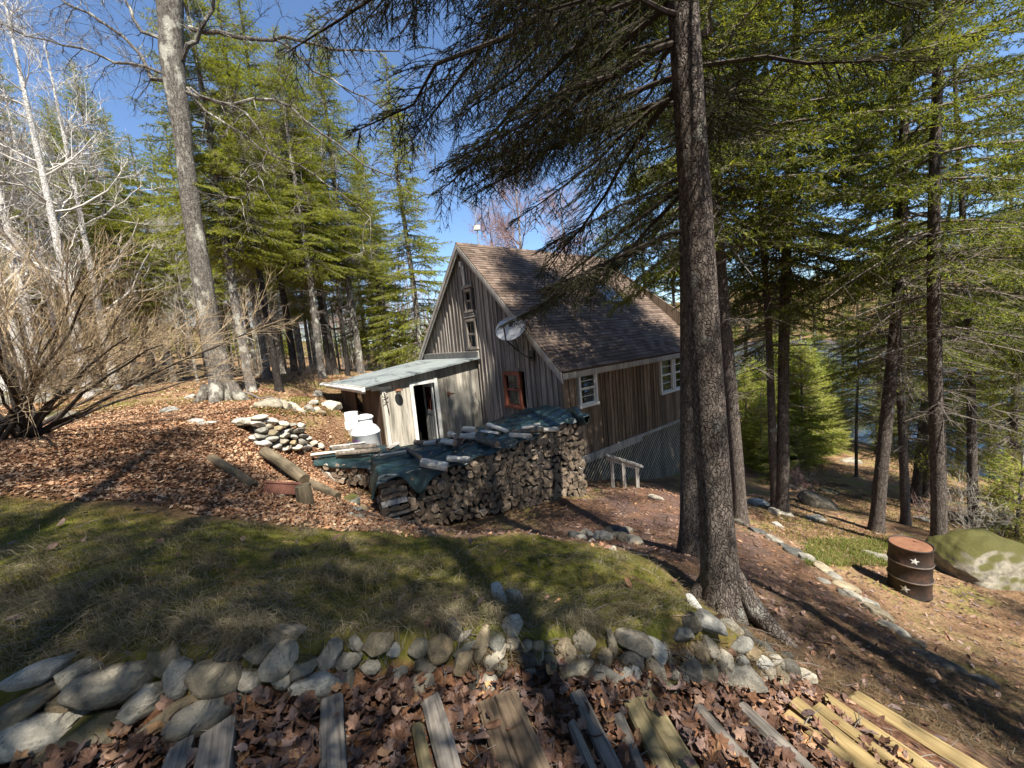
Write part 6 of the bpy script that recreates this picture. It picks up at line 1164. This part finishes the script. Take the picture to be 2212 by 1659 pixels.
tag(scatter_meshes('distant_conifer_wood', protos, xy, q.uniform(.7, 1.3, n), q.uniform(0, 6, n), [M['dark_bark'], M['needles_dark']], zf), 'dark conifer wood on the far lake shore', 'woodland', kind='stuff')
n = 160; an_ = np.radians(q.uniform(-50, 2, n)); dist = q.uniform(62, 120, n); xy = np.stack([np.sin(an_) * dist, np.cos(an_) * dist], 1); zf = H(xy[:, 0], xy[:, 1]) - .1
tag(scatter_meshes('distant_spruce_wood', protos, xy, q.uniform(.7, 1.1, n), q.uniform(0, 6, n), [M['dark_bark'], M['needles_sunny']], zf), 'green spruces far back in the left wood, seen between trunks', 'woodland', kind='stuff')
# ---------------------------------------------------------------- litter, grass and moss
q = np.random.RandomState(33)
def maple_leaf(n_curl):
    a = [90, 72, 58, 42, 26, 10, -8, -35, -70, -90, -110, -145, -172, 170, 154, 138, 122, 108]; r = [1, .72, .70, .95, .66, .64, .82, .58, .5, .42, .5, .58, .82, .64, .66, .95, .70, .72]
    P = np.array([[math.cos(math.radians(k)) * s, math.sin(math.radians(k)) * s] for k, s in zip(a, r)]); return P
def oval_leaf(): a = np.linspace(0, 2 * math.pi, 11)[:-1]; return np.stack([.42 * np.sin(a) * (1 - .15 * np.cos(a)), np.cos(a)], 1)
def leaves(name, P3, size, label, mat, kinds, tilt=.45, lift=.012):
    n = len(P3); m = MB(); groups = q.randint(0, len(kinds), n)
    for g, poly in enumerate(kinds):
        I = np.where(groups == g)[0]; k = len(I)
        if not k: continue
        np_ = len(poly); s = size * q.uniform(.55, 1.25, k); rz = q.uniform(0, 6.283, k); L = np.concatenate([poly, [[0, 0.]]]); L = L[None] * s[:, None, None] * .5
        cu = q.uniform(-1.4, 2.6, k)[:, None]; cv = q.uniform(-.6, 1.6, k)[:, None]; z = cu * L[..., 0] ** 2 / s[:, None] + cv * L[..., 1] ** 2 / s[:, None] * .6 + q.normal(size=L.shape[:2]) * .03 * s[:, None]
        V = np.concatenate([L, z[..., None]], -1); tx, ty = q.normal(size=k) * tilt, q.normal(size=k) * tilt
        c, s_ = np.cos(tx)[:, None], np.sin(tx)[:, None]; V = np.stack([V[..., 0], V[..., 1] * c - V[..., 2] * s_, V[..., 1] * s_ + V[..., 2] * c], -1); c, s_ = np.cos(ty)[:, None], np.sin(ty)[:, None]; V = np.stack([V[..., 0] * c + V[..., 2] * s_, V[..., 1], -V[..., 0] * s_ + V[..., 2] * c], -1)
        c, s_ = np.cos(rz)[:, None], np.sin(rz)[:, None]; V = np.stack([V[..., 0] * c - V[..., 1] * s_, V[..., 0] * s_ + V[..., 1] * c, V[..., 2]], -1); V[..., 2] -= V[..., 2].min(1, keepdims=True) * .75; V = V + P3[I][:, None] + [0, 0, lift]
        b0 = np.arange(k)[:, None, None] * (np_ + 1); j = np.arange(np_); F = b0 + np.stack([j, (j + 1) % np_, np.full(np_, np_)], -1)[None]; m.add(V.reshape(-1, 3), F.reshape(-1, 3))
    return tag(m.build(name, M[mat]), label, 'leaves', kind='stuff')
def sample_px(n, box, cond):   # even over the picture, so near ground gets denser scatter
    P = hit(q.uniform(box[0], box[2], n), q.uniform(box[1], box[3], n)); return P[cond(P[:, 0], P[:, 1])]
def sample_xy(n, x0, x1, y0, y1, cond):
    x, y = q.uniform(x0, x1, n), q.uniform(y0, y1, n); k = cond(x, y); x, y = x[k], y[k]; return np.stack([x, y, H(x, y)], 1)
ML, OL = maple_leaf(0), oval_leaf()
stairP = sample_xy(26000, -2.6, 3.4, .5, 2.65, lambda x, y: (wall_dist(x, y) < .02) & (.91 * x + .42 * y < 2.75 - .25 * q.rand(len(x))) & (np.hypot(x, y) > .5))
on = np.zeros(len(stairP), bool)
for tp, td, tw_ in TIMB: r2 = stairP[:, :2] - tp; al = r2 @ td; on |= (np.abs(r2[:, 0] * td[1] - r2[:, 1] * td[0]) < tw_ / 2 + .015) & (al > -.03)
sel = q.rand(len(stairP)) < np.where(on, .02, .5); stairP = stairP[sel]; stairP[:, 2] += q.uniform(0, .07, len(stairP)) ** 1.0
leaves('fallen_leaves', stairP, .078, 'brown maple and beech leaves drifted between the stair timbers', 'leaf_litter', [ML, OL, ML], .5)
slopeP = sample_xy(135000, -14, -1, 4.2, 13, lambda x, y: (inpoly(x, y, LEAF_POLY, 1.5) > q.rand(len(x)) * .9 + .08)); leaves('fallen_leaves', slopeP, .064, 'red brown leaf litter covering the sunny slope at the left', 'leaf_slope', [OL, ML], .32)
bk = sample_xy(9000, -9, 1.5, .8, 5.5, lambda x, y: (inpoly(x, y, BANK_POLY, .3) > .5) & (q.rand(len(x)) < .018)); leaves('fallen_leaves', bk, .085, 'single dry leaves scattered over the moss bank', 'leaf_litter', [ML, OL], .35, .03)
pt = sample_xy(9000, -2, 9, 2, 12, lambda x, y: (inpoly(x, y, BANK_POLY, .3) < .5) & (inpoly(x, y, LEAF_POLY, .3) < .5) & (q.rand(len(x)) < .6)); leaves('fallen_leaves', pt, .075, 'scattered dry leaves on the needle covered path and ground', 'leaf_litter', [OL], .3, .01)
pq = np.array([[*pxy(u, v), ptop(u) + .06 + .10 * math.sin(v / 1.8 * math.pi)] for u, v in zip(q.normal(1.75, .22, 130), q.normal(.75, .22, 130))]); leaves('fallen_leaves', pq, .08, 'dead leaves gathered in a hollow of the tarp', 'leaf_litter', [OL, ML], .5, .03)
def blades(name, P, hgt, wid, mat, label, lean=.7, flow=None):
    n = len(P); a = q.uniform(0, 6.283, n); d = np.stack([np.cos(a), np.sin(a)], 1)
    if flow is not None: d = d * .8 + flow
    h = hgt * q.uniform(.45, 1.3, n); le = lean * q.uniform(.2, 1.3, n) * h; w = np.stack([-np.sin(a), np.cos(a), 0 * a], 1) * wid / 2
    m1 = P + np.stack([d[:, 0] * le * .35, d[:, 1] * le * .35, h * .62], 1); tip = P + np.stack([d[:, 0] * le, d[:, 1] * le, h * .80], 1); b_ = P - [0, 0, .01]
    V = np.stack([b_ - w, b_ + w, m1 + w * .8, m1 - w * .8, tip], 1).reshape(-1, 3); k = np.arange(n)[:, None] * 5; m = MB(); m.add(V, k + np.array([[0, 1, 2, 3]])); m.f.append((k + np.array([[3, 2, 4]]), 0)); return tag(m.build(name, M[mat]), label, 'grass', kind='stuff')
def patch2(x, y): return patch(x, y, 3.3, .7) * .6 + patch(x, y, 1.3, 3.) * .4
def patch(x, y, s, o): return .5 + .5 * np.sin(x * s + 1.7 * np.sin(y * s * .8 + o) + o) * np.sin(y * s * 1.1 + 1.3 * np.sin(x * s * .7))
bl = sample_xy(40000, -22, -4, 7.5, 24, lambda x, y: (inpoly(x, y, LEAF_POLY, .3) < .5) & (patch(x, y, .6, 1.) < .62) & (q.rand(len(x)) < .55)); leaves('fallen_leaves', bl, .09, 'dry leaves scattered under the trees of the left wood', 'leaf_slope', [OL], .3, .01)
bank = lambda x, y: (inpoly(x, y, BANK_POLY, .25) > .5) & (wall_dist(x, y) > .17)
Pb = np.concatenate([sample_px(150000, (0, 1050, 1500, 1480), bank), sample_xy(50000, -9, 2, .8, 5, bank)]); pa = patch(Pb[:, 0], Pb[:, 1], 1.6, 0.); st = patch2(Pb[:, 0], Pb[:, 1])
near_edge = np.exp(-np.clip(wall_dist(Pb[:, 0], Pb[:, 1]), 0, 9) / .5); right = np.clip((Pb[:, 0] + .3) / 1.6, 0, 1); r_ = q.rand(len(Pb))
ms_ = r_ < .45 * (.35 + .65 * pa) * (1 - .45 * right); blades('moss', Pb[ms_], .018, .0045, 'moss_blade', 'short olive moss tufts covering the bank', .9)
ss_ = (r_ > .62) & (q.rand(len(Pb)) < (.06 + 1.3 * st ** 2.5 + .35 * near_edge) * (1 - .5 * right)); blades('dry_grass', Pb[ss_], .085, .0026, 'straw', 'dry straw coloured grass matted over the bank', 2.6, np.array([.25, -.55]))
We = WALL[2:-3]; pe = []
for j in range(11):   # tufts
    i = q.randint(len(We) - 1); t = q.rand(); c = We[i] * (1 - t) + We[i + 1] * t; c = c + [0, q.uniform(.13, .26)]
    for k in range(q.randint(120, 330)): pe.append(c + q.normal(size=2) * [.045, .03])
pe = np.array(pe); tuft = patch(pe[:, 0], pe[:, 1], 3.4, 1.) > .45; pe = pe[pe[:, 0] < .9]; pe = np.column_stack([pe, H(pe[:, 0], pe[:, 1])]); blades('dry_grass', pe, .13, .0024, 'straw', 'long pale straw hanging over the stones of the edge', 1.5, np.array([.1, -.5]))
cl = []
for cx, cy in np.concatenate([hit(q.uniform(0, 1350, 60), q.uniform(1130, 1350, 60))[:, :2], hit([720, 800, 860, 620, 560, 300, 420, 1240, 180], [1235, 1250, 1290, 1200, 1290, 1370, 1330, 1330, 1300])[:, :2]]):
    n = q.randint(40, 170); cl.append(np.array([cx, cy]) + q.normal(size=(n, 2)) * q.uniform(.03, .09))
cl = np.concatenate(cl); cl = cl[bank(cl[:, 0], cl[:, 1])]; cl = np.column_stack([cl, H(cl[:, 0], cl[:, 1])]); blades('dry_grass', cl, .12, .0032, 'straw', 'clumps of long flattened dead grass on the bank', 1.8, np.array([.25, -.75]))
tw = np.concatenate([sample_px(1500, (0, 1000, 2212, 1659), lambda x, y: np.hypot(x, y) > .8), sample_px(500, (500, 850, 2212, 1150), lambda x, y: np.hypot(x, y) < 25)]); n = len(tw); a = q.uniform(0, 6.283, n); L = q.uniform(.04, .22, n); d = np.stack([np.cos(a), np.sin(a), q.normal(size=n) * .15], 1); mid = q.normal(size=(n, 3)) * .08 * L[:, None]; m = MB(); P = np.stack([tw + [0, 0, .01], tw + d * (L * .5)[:, None] + mid * [1, 1, .2] + [0, 0, .014], tw + d * L[:, None] + [0, 0, .012]], 1); P[:, :, 2] = np.maximum(P[:, :, 2], H(P[:, :, 0], P[:, :, 1]) + .004); m.tubes(P, q.uniform(.0014, .0038, n)[:, None] * np.array([[1, .9, .5]]), 4); tag(m.build('twig_litter', M['twig_grey']), 'small broken twigs strewn over the ground', 'twigs', kind='stuff')
gr = sample_px(5000, (1740, 1165, 1950, 1225), lambda x, y: patch(x, y, 1.3, .5) > .3); blades('grass', gr, .09, .008, 'green_blade', 'sunlit fresh grass strip left of the barrel', .8)
mf = np.concatenate([sample_px(16000, (1640, 960, 2212, 1200), lambda x, y: (inpoly(x, y, PATH_POLY, .3) < .4) & (patch(x, y, .9, 1.) > .35)), sample_px(22000, (60, 795, 760, 900), lambda x, y: (patch(x, y, .7, 2.) > .3) & (inpoly(x, y, LEAF_POLY, .3) < .5))]); blades('moss', mf, .06, .012, 'moss_blade', 'yellow green moss and short grass on the forest floor', .8)
nd = sample_px(60000, (1000, 1060, 2212, 1659), lambda x, y: (wall_dist(x, y) > .05) & (inpoly(x, y, BANK_POLY, .3) < .75) | (inpoly(x, y, PATH_POLY, .3) > .5)); n = len(nd); a = q.uniform(0, 6.283, n); l = q.uniform(.03, .09, n); dxy = np.stack([np.cos(a), np.sin(a), q.normal(size=n) * .12], 1); w = np.stack([-np.sin(a), np.cos(a), 0 * a], 1) * .0022; m = MB(); p0 = nd + [0, 0, .006]
m.add(np.stack([p0 - w, p0 + w, p0 + dxy * l[:, None] + w, p0 + dxy * l[:, None] - w], 1).reshape(-1, 3), np.arange(4 * n).reshape(-1, 4)); tag(m.build('needle_litter', M['needles_dead']), 'red brown fallen needles on the path', 'litter', kind='stuff')
for k, (a, c, r, lab) in enumerate((((1270, 1325), (1310, 1308), .008, 'short broken stick on the needle patch of the bank'), ((1660, 1420), (1760, 1465), .006, 'thin straight stick lying across the needles by the edge tip'), ((1880, 1450), (2010, 1530), .006, 'long thin stick on the path above the yellow timbers'), ((520, 850), (640, 890), .04, 'pale fallen branch lying below the maple'), ((1160, 1490), (1060, 1520), .012, 'dark rotten root piece at the end of the wide brown timbers'), ((1250, 1190), (1220, 1215), .006, 'pale twig standing at the bank crest'))):
    p, e = hit1(*a), hit1(*c); t = np.linspace(0, 1, 7)[:, None]; P = p * (1 - t) + e * t + q.normal(size=(7, 3)) * .012 * np.linalg.norm(e - p); P[:, 2] = H(P[:, 0], P[:, 1]) + r * 1.2; m = MB(); m.tubes([P], r * np.linspace(1, .5, 7), 7, cap=True); tag(m.build('stick', M['twig_grey' if k != 4 else 'twig_dark']), lab, 'stick')
